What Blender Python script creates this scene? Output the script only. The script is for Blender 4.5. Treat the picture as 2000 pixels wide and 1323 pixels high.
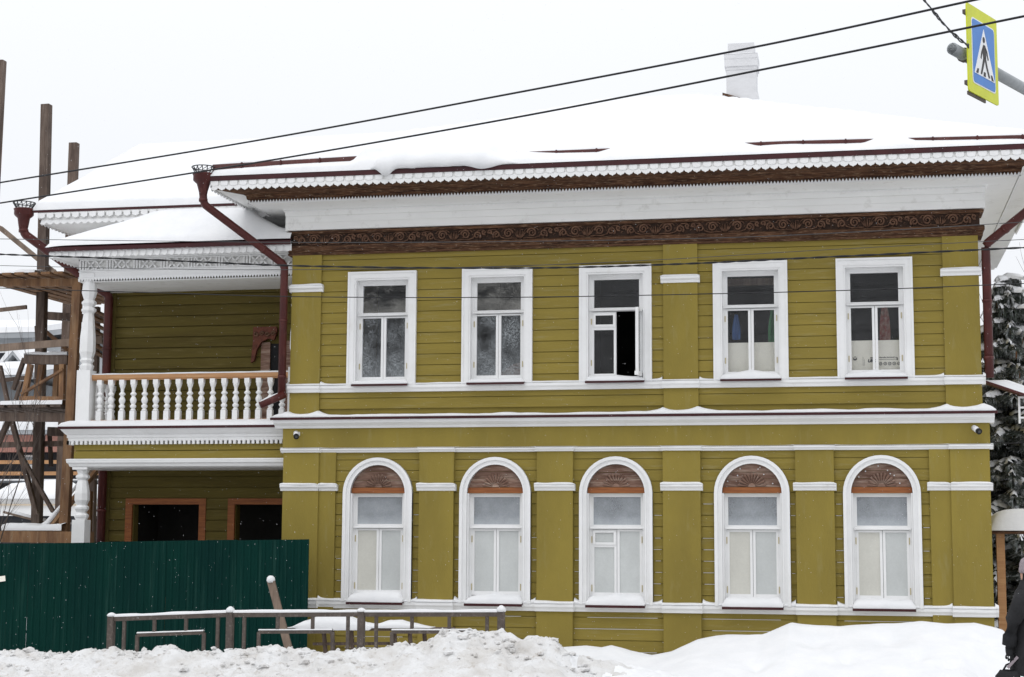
import bpy, bmesh, math, random
import numpy as np
from mathutils import Vector, Matrix
R_ = math.radians
random.seed(7); rng = np.random.default_rng(7)
S = bpy.context.scene
for o in list(bpy.data.objects): bpy.data.objects.remove(o)
COL = S.collection

# ------------------------------------------------------------------ camera
F, PITCH, YAW, ROLL, DIST, EYE = 3270.15, .1212, .2005, -.0055, 25.3635, 1.95
Rz = Matrix.Rotation(YAW, 3, 'Z'); Rx = Matrix.Rotation(PITCH, 3, 'X'); Ry = Matrix.Rotation(ROLL, 3, 'Y')
RC = Rz @ Rx @ Ry
CAMP = Vector((0, -DIST, EYE))
cd = bpy.data.cameras.new('camera'); cam = bpy.data.objects.new('camera', cd); COL.objects.link(cam)
cd.sensor_fit = 'HORIZONTAL'; cd.sensor_width = 36; cd.lens = F / 2000 * 36; cd.clip_end = 2000
cam.matrix_world = Matrix.Translation(CAMP) @ (RC @ Matrix.Rotation(math.pi / 2, 3, 'X')).to_4x4()
S.camera = cam

def _dir(px, py): return RC @ Vector(((px - 1000) / F, 1, (661.5 - py) / F))
def PY(px, py, Y=0.0):
    d = _dir(px, py); return CAMP + d * ((Y - CAMP.y) / d.y)
def PZ(px, py, Z):
    d = _dir(px, py); return CAMP + d * ((Z - CAMP.z) / d.z)

# ------------------------------------------------------------------ sky and light
SUN_EL, SUN_AZ = R_(58), R_(200)       # a high sun behind cloud, from the street side
w = bpy.data.worlds.new('World'); S.world = w; w.use_nodes = True
nt = w.node_tree; nt.nodes.clear()
sky = nt.nodes.new('ShaderNodeTexSky'); sky.sky_type = 'NISHITA'; sky.sun_disc = False
sky.sun_elevation = SUN_EL; sky.sun_rotation = SUN_AZ; sky.dust_density = 4
bg1 = nt.nodes.new('ShaderNodeBackground'); bg1.inputs[1].default_value = .05
nt.links.new(sky.outputs[0], bg1.inputs[0])
bg2 = nt.nodes.new('ShaderNodeBackground'); bg2.inputs[0].default_value = (.94, .962, 1, 1); bg2.inputs[1].default_value = 1
# overcast sky: evenly brighter towards the zenith
wc = nt.nodes.new('ShaderNodeTexCoord'); ws = nt.nodes.new('ShaderNodeSeparateXYZ'); wm = nt.nodes.new('ShaderNodeMapRange')
wm.interpolation_type = 'SMOOTHSTEP'
wm.inputs[1].default_value = .1; wm.inputs[2].default_value = 1; wm.inputs[3].default_value = 1.005; wm.inputs[4].default_value = 1.6
nt.links.new(wc.outputs['Generated'], ws.inputs[0]); nt.links.new(ws.outputs[2], wm.inputs[0]); nt.links.new(wm.outputs[0], bg2.inputs[1])
mx = nt.nodes.new('ShaderNodeMixShader'); mx.inputs[0].default_value = .96        # cloud cover over the clear sky
ow = nt.nodes.new('ShaderNodeOutputWorld')
nt.links.new(bg1.outputs[0], mx.inputs[1]); nt.links.new(bg2.outputs[0], mx.inputs[2]); nt.links.new(mx.outputs[0], ow.inputs[0])
sd = bpy.data.lights.new('sun', 'SUN'); sd.energy = .55; sd.angle = R_(40); sd.color = (1, .97, .93)
sun = bpy.data.objects.new('sun', sd); COL.objects.link(sun)
sun.rotation_euler = (R_(90) - SUN_EL, 0, R_(-14))
S.view_settings.view_transform = 'Standard'; S.view_settings.look = 'None'
S.view_settings.exposure = 0; S.view_settings.gamma = 1
S.render.engine = 'CYCLES'

# ------------------------------------------------------------------ materials
MAT = {}
def mat(name, col, rough=.7, col2=None, scale=(6, 6, 6), bump=0., bscale=None, detail=5, lo=.35, hi=.65, metal=0., spec=.3, col3=None, s3=(1, 1, 1), lo3=.5, hi3=.7, sss=0, vary=0):
    m = bpy.data.materials.new(name); m.use_nodes = True; t = m.node_tree; n = t.nodes; L = t.links
    b = n['Principled BSDF']; b.inputs['Roughness'].default_value = rough; b.inputs['Metallic'].default_value = metal
    b.inputs['Specular IOR Level'].default_value = spec
    b.inputs['Base Color'].default_value = (*col, 1)
    tc = n.new('ShaderNodeTexCoord'); oi = n.new('ShaderNodeObjectInfo'); va = n.new('ShaderNodeVectorMath'); va.operation = 'ADD'
    L.new(tc.outputs['Object'], va.inputs[0]); L.new(oi.outputs['Location'], va.inputs[1])
    def noise(sc, det):
        mp = n.new('ShaderNodeMapping'); mp.inputs['Scale'].default_value = sc
        L.new(va.outputs[0], mp.inputs[0])
        x = n.new('ShaderNodeTexNoise'); x.inputs['Scale'].default_value = 1; x.inputs['Detail'].default_value = det; x.inputs['Roughness'].default_value = .6
        L.new(mp.outputs[0], x.inputs['Vector']); return x
    cur = None
    if col2:
        x = noise(scale, detail); r = n.new('ShaderNodeMapRange'); r.inputs[1].default_value = lo; r.inputs[2].default_value = hi
        L.new(x.outputs[0], r.inputs[0]); k = n.new('ShaderNodeMix'); k.data_type = 'RGBA'
        k.inputs[6].default_value = (*col, 1); k.inputs[7].default_value = (*col2, 1); L.new(r.outputs[0], k.inputs[0]); cur = k.outputs[2]
    if col3:
        x = noise(s3, 4); r = n.new('ShaderNodeMapRange'); r.inputs[1].default_value = lo3; r.inputs[2].default_value = hi3
        L.new(x.outputs[0], r.inputs[0]); k = n.new('ShaderNodeMix'); k.data_type = 'RGBA'
        if cur: L.new(cur, k.inputs[6])
        else: k.inputs[6].default_value = (*col, 1)
        k.inputs[7].default_value = (*col3, 1); L.new(r.outputs[0], k.inputs[0]); cur = k.outputs[2]
    if vary and cur:      # every board was painted and has weathered a little differently
        vr = n.new('ShaderNodeMapRange'); vr.inputs[3].default_value = 1 - vary; vr.inputs[4].default_value = 1 + vary; L.new(oi.outputs['Random'], vr.inputs[0])
        hs = n.new('ShaderNodeHueSaturation'); L.new(vr.outputs[0], hs.inputs['Value']); L.new(cur, hs.inputs['Color']); cur = hs.outputs[0]
    if cur: L.new(cur, b.inputs['Base Color'])
    if bump:
        x = noise(bscale or scale, 6); bp = n.new('ShaderNodeBump'); bp.inputs['Strength'].default_value = bump; bp.inputs['Distance'].default_value = .02
        L.new(x.outputs[0], bp.inputs['Height']); L.new(bp.outputs[0], b.inputs['Normal'])
    if sss:
        b.inputs['Subsurface Weight'].default_value = sss; b.inputs['Subsurface Radius'].default_value = (.05, .06, .07)
    MAT[name] = m; return m
mat('snow', (.73, .737, .75), .8, (.78, .782, .79), (3, 3, 3), .25, (25, 25, 25), spec=.1)
mat('snow_dirty', (.69, .69, .69), .9, (.56, .54, .515), (3, 3, 4), .9, (22, 22, 22), lo=.38, hi=.7, spec=.05, col3=(.36, .31, .26), s3=(11, 11, 13), lo3=.58, hi3=.84)
mat('olive', (.272, .211, .050), .75, (.222, .172, .044), (1.1, 1.1, .5), .15, (60, 60, 20), col3=(.27, .225, .085), s3=(9, 9, 2.0), lo3=.56, hi3=.85, spec=.05)
mat('olive_board', (.268, .207, .050), .75, (.222, .172, .044), (.7, 3, 5.9), .2, (4, 60, 60), lo=.3, hi=.7, col3=(.28, .235, .10), s3=(2.5, 9, 24), lo3=.55, hi3=.8, spec=.05, vary=.045)
mat('olive_dark', (.125, .098, .028), .85, (.10, .077, .024), (.7, 3, 6), .2, (4, 60, 60), col3=(.15, .12, .045), s3=(2.5, 9, 20), lo3=.55, hi3=.8, spec=.08, vary=.06)  # darker olive than the main walls, for the wing wall and its boards
mat('white_paint', (.80, .80, .80), .55, (.74, .74, .735), (2, 2, 2), .08, (30, 30, 30), col3=(.66, .65, .62), s3=(5, 5, 2), lo3=.62, hi3=.85)
mat('white_eave', (.80, .797, .78), .6, (.75, .747, .73), (1.2, 1.2, 4), .1, (30, 30, 60), col3=(.60, .59, .56), s3=(6, 6, 6), lo3=.58, hi3=.8)
mat('brown_wood', (.135, .068, .038), .8, (.042, .022, .015), (3.2, 14, 45), .6, (3, 40, 90), lo=.35, hi=.62, col3=(.30, .20, .13), s3=(9, 30, 70), lo3=.54, hi3=.76, spec=.08)
mat('carved_wood', (.185, .098, .06), .85, (.085, .044, .029), (14, 14, 14), .6, (20, 60, 60), lo=.35, hi=.65, col3=(.20, .13, .085), s3=(20, 20, 30), lo3=.60, hi3=.8)
mat('carved_ground', (.055, .030, .020), .9, (.03, .018, .013), (18, 18, 18), .4, (40, 40, 40))
mat('old_plank', (.25, .155, .115), .85, (.12, .064, .046), (2.5, 20, 20), .5, (3, 40, 60), col3=(.38, .29, .235), s3=(3, 20, 24), lo3=.48, hi3=.74, vary=.14)
mat('orange_wood', (.30, .105, .03), .6, (.20, .062, .02), (3, 20, 40), .2, (4, 40, 60))
mat('red_wood', (.17, .055, .032), .75, (.09, .03, .02), (12, 12, 12), .3, (30, 30, 30))
mat('fresh_wood', (.48, .27, .13), .6, (.38, .19, .085), (2, 30, 30), .2, (4, 40, 60))
mat('scaffold_wood', (.27, .15, .075), .85, (.15, .08, .045), (9, 9, 2), .5, (40, 40, 4), col3=(.30, .20, .12), s3=(14, 14, 1.5), lo3=.52, hi3=.75, vary=.15)
mat('scaffold_grey', (.135, .098, .078), .85, (.075, .053, .043), (9, 9, 2), .5, (40, 40, 4), col3=(.21, .165, .135), s3=(14, 14, 1.5), lo3=.5, hi3=.75, vary=.15)
mat('scaffold_pale', (.26, .195, .15), .85, (.15, .11, .085), (9, 9, 2), .4, (40, 40, 4))
mat('maroon_metal', (.080, .016, .013), .45, (.055, .012, .011), (4, 4, 3), .08, (20, 20, 20), spec=.3, col3=(.125, .04, .034), s3=(11, 11, 5), lo3=.56, hi3=.8)
mat('maroon_edge', (.055, .012, .014), .45, (.04, .01, .012), (4, 4, 4))
mat('green_sheet', (.0016, .029, .022), .55, (.0016, .022, .019), (1.2, 1.2, .5), .1, (10, 10, 3), spec=.06, col3=(.018, .058, .047), s3=(16, 16, .7), lo3=.54, hi3=.85, vary=.08)
mat('rail_metal', (.105, .085, .072), .6, (.075, .06, .052), (8, 8, 8), .3, (40, 40, 40), col3=(.20, .17, .15), s3=(20, 20, 20), lo3=.55, hi3=.8)
mat('dark_room', (.05, .047, .043), .9, (.035, .033, .03), (2, 2, 2))
mat('black_soft', (.012, .012, .013), .85, (.02, .02, .022), (9, 9, 9), .4, (40, 40, 40))
mat('white_print', (.86, .83, .74), .7, (.82, .79, .69), (2, 2, 2))
mat('print_ink', (.04, .04, .045), .7)
mat('cable', (.018, .018, .02), .6)
mat('cable_grey', (.06, .062, .065), .6)
mat('sign_yellow', (.62, .66, .03), .4, (.56, .60, .03), (8, 8, 8))
mat('sign_blue', (.065, .22, .58), .4, (.06, .20, .54), (8, 8, 8))
mat('sign_white', (.80, .81, .82), .4)
mat('sign_black', (.035, .03, .03), .5)
mat('pole_grey', (.32, .34, .35), .45, (.25, .27, .28), (9, 9, 9), .1, spec=.5)
mat('needle', (.038, .048, .040), .85, (.085, .095, .082), (4, 4, 4), lo=.3, hi=.7, spec=.1, col3=(.42, .43, .44), s3=(9, 9, 9), lo3=.48, hi3=.68)
mat('bark', (.055, .042, .034), .9, (.10, .08, .066), (12, 12, 4))
mat('twig', (.10, .08, .07), .9)
mat('cone', (.16, .075, .035), .8)
mat('pink_wall', (.48, .25, .20), .8, (.42, .21, .17), (1, 1, 1))
mat('dark_wall', (.018, .019, .023), .7, (.03, .03, .035), (1, 1, 1))
mat('grey_wall', (.16, .17, .18), .8, (.11, .12, .13), (3, 3, .6))
mat('cream_wall', (.62, .52, .40), .8, (.56, .47, .36), (1, 1, 1))
mat('bluegrey', (.36, .375, .39), .7, (.31, .325, .34), (1, 1, 1))
mat('knit', (.34, .29, .31), .95, (.26, .22, .24), (60, 60, 60), .6, (120, 120, 120))
mat('skin', (.50, .30, .22), .6)
mat('brick_white', (.66, .66, .67), .8, (.60, .60, .61), (4, 4, 9), .2, (9, 9, 30))
mat('cloth_green', (.07, .22, .10), .9, (.05, .16, .07), (9, 9, 9))
mat('cloth_blue', (.07, .14, .32), .9)
mat('cloth_red', (.22, .06, .05), .9, (.30, .22, .18), (18, 18, 18))
mat('cloth_beige', (.35, .28, .20), .9)
mat('camera_white', (.75, .75, .76), .35, spec=.5)
mat('brass', (.45, .38, .22), .4, metal=.3)

def pane_mat(name, frost_col, base_frost, amount, scale, tint=(.96, .965, .97), grad=None, rough=.06, speck=0.0):
    """window glass: clear reflecting pane partly covered by frost / film (noise with a shape of its own)"""
    m = bpy.data.materials.new(name); m.use_nodes = True; t = m.node_tree; n = t.nodes; L = t.links; n.clear()
    out = n.new('ShaderNodeOutputMaterial')
    tr = n.new('ShaderNodeBsdfTransparent'); tr.inputs[0].default_value = (*tint, 1)
    gl = n.new('ShaderNodeBsdfGlossy'); gl.inputs['Roughness'].default_value = rough; gl.inputs[0].default_value = (1, 1, 1, 1)
    lw = n.new('ShaderNodeFresnel'); lw.inputs[0].default_value = 1.5
    clear = n.new('ShaderNodeMixShader'); hf = n.new('ShaderNodeMath'); hf.operation = 'MULTIPLY'; hf.inputs[1].default_value = .42; L.new(lw.outputs[0], hf.inputs[0]); L.new(hf.outputs[0], clear.inputs[0]); L.new(tr.outputs[0], clear.inputs[1]); L.new(gl.outputs[0], clear.inputs[2])
    df = n.new('ShaderNodeBsdfDiffuse'); df.inputs[0].default_value = (*frost_col, 1)
    fr = n.new('ShaderNodeMixShader'); fr.inputs[0].default_value = .06; L.new(df.outputs[0], fr.inputs[1]); L.new(gl.outputs[0], fr.inputs[2])
    tc = n.new('ShaderNodeTexCoord'); mp = n.new('ShaderNodeMapping'); mp.inputs['Scale'].default_value = scale
    oi = n.new('ShaderNodeObjectInfo'); va = n.new('ShaderNodeVectorMath'); va.operation = 'ADD'
    L.new(tc.outputs['Object'], va.inputs[0]); L.new(oi.outputs['Location'], va.inputs[1])
    L.new(va.outputs[0], mp.inputs[0])
    nz = n.new('ShaderNodeTexNoise'); nz.inputs['Scale'].default_value = 1; nz.inputs['Detail'].default_value = 6; nz.inputs['Roughness'].default_value = .62
    L.new(mp.outputs[0], nz.inputs['Vector'])
    mr = n.new('ShaderNodeMapRange'); mr.inputs[1].default_value = .3; mr.inputs[2].default_value = .7
    mr.inputs[3].default_value = base_frost; mr.inputs[4].default_value = base_frost + amount
    L.new(nz.outputs[0], mr.inputs[0]); val = mr.outputs[0]
    if speck:
        n2 = n.new('ShaderNodeTexNoise'); n2.inputs['Scale'].default_value = 42; n2.inputs['Detail'].default_value = 2
        L.new(va.outputs[0], n2.inputs['Vector'])
        m2 = n.new('ShaderNodeMapRange'); m2.inputs[1].default_value = .38; m2.inputs[2].default_value = .64; m2.inputs[3].default_value = 1 - speck; m2.inputs[4].default_value = 1 + speck
        L.new(n2.outputs[0], m2.inputs[0]); mm = n.new('ShaderNodeMath'); mm.operation = 'MULTIPLY'; L.new(val, mm.inputs[0]); L.new(m2.outputs[0], mm.inputs[1]); val = mm.outputs[0]
    if grad:   # frost grows from the bottom edge of the pane: (height range, extra)
        sp = n.new('ShaderNodeSeparateXYZ'); L.new(tc.outputs['Generated'], sp.inputs[0])
        g = n.new('ShaderNodeMapRange'); g.inputs[1].default_value = grad[0]; g.inputs[2].default_value = grad[1]; g.inputs[3].default_value = grad[2]; g.inputs[4].default_value = 0
        L.new(sp.outputs[2], g.inputs[0]); ad = n.new('ShaderNodeMath'); ad.operation = 'ADD'; L.new(val, ad.inputs[0]); L.new(g.outputs[0], ad.inputs[1]); val = ad.outputs[0]
    cl = n.new('ShaderNodeClamp'); L.new(val, cl.inputs[0])
    mx = n.new('ShaderNodeMixShader'); L.new(cl.outputs[0], mx.inputs[0]); L.new(clear.outputs[0], mx.inputs[1]); L.new(fr.outputs[0], mx.inputs[2])
    L.new(mx.outputs[0], out.inputs[0]); MAT[name] = m; return m
pane_mat('glass_clear', (.4, .4, .42), .0, .025, (4, 4, 4), speck=.6)
pane_mat('glass_frost', (.40, .43, .45), -.10, .40, (2.5, 2.5, 2.0), speck=.8, grad=(0, .95, .12))
pane_mat('glass_frost_top', (.36, .35, .32), -.14, .40, (3, 3, 5), speck=.45, grad=(0, .6, .22))
pane_mat('film_grey', (.42, .45, .48), .35, .35, (2.4, 2.4, 2.4), grad=(0, .35, .38), speck=.06, rough=.25)
pane_mat('film_white', (.56, .58, .57), .80, .18, (1.6, 1.6, 1.1), speck=.02, rough=.3)
pane_mat('film_warm', (.61, .60, .54), .82, .16, (1.6, 1.6, 1.1), speck=.02, rough=.3)

# ------------------------------------------------------------------ mesh helpers
class MB:
    def __init__(s): s.v = []; s.f = []
    def quad(s, *p):
        b = len(s.v); s.v += [tuple(q) for q in p]; s.f.append(tuple(range(b, b + len(p)))); return s
    def box(s, x0, x1, y0, y1, z0, z1):
        b = len(s.v)
        s.v += [(x0, y0, z0), (x1, y0, z0), (x1, y1, z0), (x0, y1, z0), (x0, y0, z1), (x1, y0, z1), (x1, y1, z1), (x0, y1, z1)]
        s.f += [tuple(b + i for i in q) for q in ((3, 2, 1, 0), (4, 5, 6, 7), (0, 1, 5, 4), (1, 2, 6, 5), (2, 3, 7, 6), (3, 0, 4, 7))]; return s
    def prism(s, poly, y0, y1, axis='y'):
        """poly in (x,z) extruded y0..y1 ; axis='x': poly in (y,z) extruded along x"""
        b = len(s.v); n = len(poly)
        if axis == 'y': s.v += [(p[0], y0, p[1]) for p in poly] + [(p[0], y1, p[1]) for p in poly]
        elif axis == 'x': s.v += [(y0, p[0], p[1]) for p in poly] + [(y1, p[0], p[1]) for p in poly]
        else: s.v += [(p[0], p[1], y0) for p in poly] + [(p[0], p[1], y1) for p in poly]
        s.f.append(tuple(range(b, b + n))); s.f.append(tuple(range(b + 2 * n - 1, b + n - 1, -1)))
        for i in range(n): j = (i + 1) % n; s.f.append((b + j, b + i, b + n + i, b + n + j))
        return s
    def tube(s, pts, r, n=8, cap=True, up=(0, 0, 1)):
        pts = [Vector(p) for p in pts]; rr = r if hasattr(r, '__len__') else [r] * len(pts); b = len(s.v); k = len(pts)
        for i, p in enumerate(pts):
            d = (pts[min(i + 1, k - 1)] - pts[max(i - 1, 0)]).normalized()
            u = Vector(up)
            if abs(d.dot(u)) > .95: u = Vector((1, 0, 0))
            a = d.cross(u).normalized(); c = a.cross(d)
            for j in range(n):
                t = 2 * math.pi * (j + .5) / n; s.v.append(tuple(p + (a * math.cos(t) + c * math.sin(t)) * rr[i]))
        for i in range(k - 1):
            for j in range(n):
                q = (j + 1) % n; s.f.append((b + i * n + j, b + i * n + q, b + (i + 1) * n + q, b + (i + 1) * n + j))
        if cap: s.f.append(tuple(range(b, b + n))[::-1]); s.f.append(tuple(range(b + (k - 1) * n, b + k * n)))
        return s
    def bar(s, a, c, w, h, up=(0, 0, 1)):
        """rectangular bar a->c, w sideways, h along up"""
        a = Vector(a); c = Vector(c); d = (c - a).normalized(); u = Vector(up)
        if abs(d.dot(u)) > .99: u = Vector((0, 1, 0))
        x = d.cross(u).normalized() * w / 2; z = x.cross(d).normalized() * h / 2; b = len(s.v)
        for p in (a, c): s.v += [tuple(p - x - z), tuple(p + x - z), tuple(p + x + z), tuple(p - x + z)]
        s.f += [tuple(b + i for i in q) for q in ((3, 2, 1, 0), (4, 5, 6, 7), (0, 1, 5, 4), (1, 2, 6, 5), (2, 3, 7, 6), (3, 0, 4, 7))]; return s
    def lathe(s, prof, c=(0, 0, 0), n=12, sq=False):
        """prof (r,z) ; sq: flat-sided (octagon phase)"""
        b = len(s.v); k = len(prof)
        for r, z in prof:
            for j in range(n):
                t = 2 * math.pi * (j + .5) / n; s.v.append((c[0] + r * math.cos(t), c[1] + r * math.sin(t), c[2] + z))
        for i in range(k - 1):
            for j in range(n): q = (j + 1) % n; s.f.append((b + i * n + j, b + i * n + q, b + (i + 1) * n + q, b + (i + 1) * n + j))
        s.f.append(tuple(range(b, b + n))[::-1]); s.f.append(tuple(range(b + (k - 1) * n, b + k * n))); return s
    def grid(s, P):
        P = np.asarray(P); h, w_, _ = P.shape; b = len(s.v); s.v += [tuple(map(float, q)) for q in P.reshape(-1, 3)]
        for i in range(h - 1):
            for j in range(w_ - 1): a = b + i * w_ + j; s.f.append((a, a + 1, a + w_ + 1, a + w_))
        return s
    def mesh(s, name, m, smooth=False):
        me = bpy.data.meshes.new(name); me.from_pydata(s.v, [], s.f)
        ms = m if isinstance(m, (list, tuple)) else [m]
        for q in ms: me.materials.append(MAT[q])
        bm = bmesh.new(); bm.from_mesh(me); bmesh.ops.delete(bm, geom=[v for v in bm.verts if not v.link_faces], context='VERTS'); bmesh.ops.recalc_face_normals(bm, faces=bm.faces); bm.to_mesh(me); bm.free()
        if smooth: me.polygons.foreach_set('use_smooth', [True] * len(me.polygons))
        me.update(); return me
    def build(s, name, m, parent=None, smooth=False, loc=(0, 0, 0), rz=0):
        return put(name, s.mesh(name, m, smooth), parent, loc, rz)
def put(name, me, parent=None, loc=(0, 0, 0), rz=0):
    o = bpy.data.objects.new(name, me); COL.objects.link(o); o.location = loc; o.rotation_euler = (0, 0, rz)
    if parent: o.parent = parent
    return o
def thing(name, label, cat, loc=(0, 0, 0), group=None):
    o = bpy.data.objects.new(name, None); COL.objects.link(o); o.location = loc; o.empty_display_size = .3
    return tag(o, label, cat, group)
def tag(o, label, cat, group=None):
    o['label'] = label; o['category'] = cat
    if group: o['group'] = group
    return o
def struct(o): o['kind'] = 'structure'; return o
def stuff(o): o['kind'] = 'stuff'; return o
def vnoise(x, y, seed=0):
    x = np.asarray(x, float); y = np.asarray(y, float); xi = np.floor(x).astype(int); yi = np.floor(y).astype(int); fx = x - xi; fy = y - yi
    fx = fx * fx * (3 - 2 * fx); fy = fy * fy * (3 - 2 * fy)
    def h(a, b):
        n = (a * 374761393 + b * 668265263 + seed * 974634777) & 0x7fffffff
        n = ((n ^ (n >> 13)) * 1274126177) & 0x7fffffff
        return ((n ^ (n >> 16)) & 0xffff) / 65535.
    return (h(xi, yi) * (1 - fx) + h(xi + 1, yi) * fx) * (1 - fy) + (h(xi, yi + 1) * (1 - fx) + h(xi + 1, yi + 1) * fx) * fy
def fbm(x, y, o=4, seed=0):
    s = 0; a = .5
    for i in range(o): s = s + a * vnoise(x * 2 ** i, y * 2 ** i, seed + i); a *= .5
    return s / (1 - .5 ** o)
_sl = [0]
def snow_ledge(mb, x0, x1, yb, yf, z, h, peaks=(), step=.04, wob=.45, ends=True):
    """a soft ridge of snow lying on a ledge between yb (wall) and yf (front edge)"""
    _sl[0] += 17; sd_ = _sl[0]; n = max(4, int((x1 - x0) / step)); xs = np.linspace(x0, x1, n + 1); rows = []
    for x in xs:
        e = min((x - x0), (x1 - x)) / .05 if ends else 1
        k = h * (1 - wob + 2 * wob * float(fbm(x * 2.3 + sd_, sd_ * .7, 3, sd_))) * min(1, .35 + .65 * max(0, e))
        for (px_, ph, pw) in peaks: k += ph * math.exp(-abs(x - px_) / pw)
        yo = .012 * (float(vnoise(x * 7, sd_, 3)) - .5)
        rows.append([(x, yf + yo, z), (x, yf - .006 + yo, z + k * .35), (x, yf + (yb - yf) * .12, z + k * .72), (x, yf + (yb - yf) * .45, z + k * .97), (x, yb, z + k * 1.03)])
    P = np.array(rows); mb.grid(P)
    for r in (rows[0], rows[-1]): mb.quad(*r, (r[-1][0], yb, z))
    return mb

# ================================================================== GROUND AND SNOW BANKS
g = MB(); g.quad((-300, -120, -.03), (300, -120, -.03), (300, 400, -.03), (-300, 400, -.03))
struct(g.build('ground', 'snow'))

mat('road_slush', (.10, .10, .105), .55, (.20, .195, .19), (1.2, .25, 1), .3, (5, 5, 5), lo=.4, hi=.7, col3=(.42, .42, .43), s3=(.3, 1.4, 1), lo3=.55, hi3=.75)
g = MB(); g.quad((-300, -19.5, -.02), (300, -19.5, -.02), (300, -8.6, -.02), (-300, -8.6, -.02)); struct(g.build('road', 'road_slush'))
def crest(pts, Y):
    q = [PY(x, y, Y) for x, y in pts]; return np.array([p.x for p in q]), np.array([p.z for p in q])
# ploughed rough bank at the kerb (traced along its crest), soft drift against the house
YR = -4.6
cx, cz = crest([(-200, 1275), (0, 1274), (60, 1266), (120, 1270), (200, 1262), (300, 1258), (400, 1261), (480, 1258), (560, 1262), (640, 1263), (700, 1265), (780, 1256), (830, 1252), (870, 1236), (900, 1229), (940, 1229), (985, 1232), (1030, 1249), (1060, 1248), (1090, 1262), (1130, 1285), (1180, 1296), (1230, 1300), (1300, 1318), (1420, 1345), (1600, 1380), (2000, 1420), (2300, 1420)], YR)
YS = -2.6
sx, sz = crest([(-200, 1330), (600, 1310), (900, 1300), (1050, 1283), (1100, 1274), (1140, 1271), (1170, 1274), (1190, 1270), (1230, 1281), (1270, 1286), (1310, 1279), (1360, 1258), (1420, 1247), (1490, 1244), (1545, 1222), (1560, 1225), (1640, 1234), (1720, 1229), (1800, 1221), (1850, 1224), (1905, 1222), (1940, 1232), (1960, 1238), (2010, 1290), (2100, 1310), (2300, 1320)], YS)
DIMPLES = [(1740, 1256, -3.3, .22), (1655, 1290, -4.0, .12), (1795, 1291, -4.0, .14), (1932, 1262, -3.3, .16), (1480, 1300, -4.2, .15), (1590, 1262, -3.4, .18), (1860, 1306, -4.3, .13)]
def bank_height(X, Y):
    hr = np.interp(X, cx, cz) - np.interp(X, [-5.4, -4.6], [.045, .0]); d = Y - YR
    wob = .25 * (fbm(X * .9, Y * .9, 3, 5) - .5)
    front = np.clip(1 - (np.clip(-d - .08 + wob * .5, 0, 9) / 2.3), 0, 1) ** 1.15
    back = np.clip(1 - (np.clip(d - .12 + wob * .3, 0, 9) / 1.2), 0, 1) ** 1.3
    mass = np.where(d < 0, front, back)
    rough = (fbm(X * 2.6, Y * 2.6, 5, 11) - .5) * .27 + (np.abs(fbm(X * 5.5, Y * 5.5, 5, 23) - .5)) * .22 - .07 + (fbm(X * 19, Y * 19, 3, 31) - .5) * .05
    zr = hr * mass + rough * np.clip(mass * 1.3, 0, 1) * np.interp(X, [-20, -3.6, -2.6, 3], [1, 1, .5, .25])
    hs = np.interp(X, sx, sz); d2 = Y - YS
    f2 = np.clip(1 - np.clip(-d2 - .2, 0, 9) / 3.8, 0, 1) ** 1.2; b2 = np.clip(1 - np.clip(d2 - .2, 0, 9) / 2.4, 0, 1) ** .8
    zs = hs * np.where(d2 < 0, f2, b2) + (fbm(X * .8, Y * .8, 3, 41) - .5) * .10 * np.clip(f2, 0, 1) + (fbm(X * 3, Y * 3, 3, 47) - .5) * .018
    # trampled path at the right where the walker stands
    path = np.clip((X - 1.25) / .5, 0, 1) * np.clip((-3.4 - Y) / .8, 0, 1)
    z = np.maximum(zr, zs) * (1 - .85 * path) + .03
    for px_, py_, y_, r_ in DIMPLES:
        c_ = PY(px_, py_, y_); z = z - .07 * np.exp(-(((X - c_.x) / r_) ** 2 + ((Y - y_) / (r_ * 1.3)) ** 2))
    base = .06 + .10 * (fbm(X * .7, Y * .7, 3, 60) - .5)
    edge = np.clip((Y + 9.4) / 1.0, 0, 1)
    return np.maximum(z * edge, base * edge - .05 * (1 - edge))
Xs = np.arange(-16, 6.01, .03); Ys = np.concatenate([np.arange(-9.5, -6.2, .09), np.arange(-6.2, -3.2, .025), np.arange(-3.2, 1.3, .06)])
XX, YY = np.meshgrid(Xs, Ys); ZZ = bank_height(XX, YY)
# push the rough bank sideways too, so lumps overhang a little
RM = np.clip(1 - np.abs(YY - YR) / 1.6, 0, 1) * np.interp(XX, [-20, -3.6, -2.6, 6], [1, 1, .3, 0])
XD = XX + (fbm(XX * 7, YY * 7, 3, 71) - .5) * .09 * RM; YD = YY + (fbm(XX * 6, YY * 6, 3, 83) - .5) * .14 * RM
bk = MB(); bk.grid(np.stack([XD, YD, ZZ], -1))
me = bk.mesh('snow_bank', ['snow', 'snow_dirty'], True)
fc = np.array([(f[0] % len(Xs), f[0] // len(Xs)) for f in bk.f])
fx_ = Xs[fc[:, 0]]; fy_ = Ys[fc[:, 1]]
dirty = (fy_ < -3.7 + .3 * (vnoise(fx_ * 3, fy_ * 3, 9) - .5)) & (fx_ < -3.0 + 1.0 * (vnoise(fx_ * 5, fy_ * 5, 19) - .5))
me.polygons.foreach_set('material_index', dirty.astype(int)); me.update()
struct(put('snow_bank', me))
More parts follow.
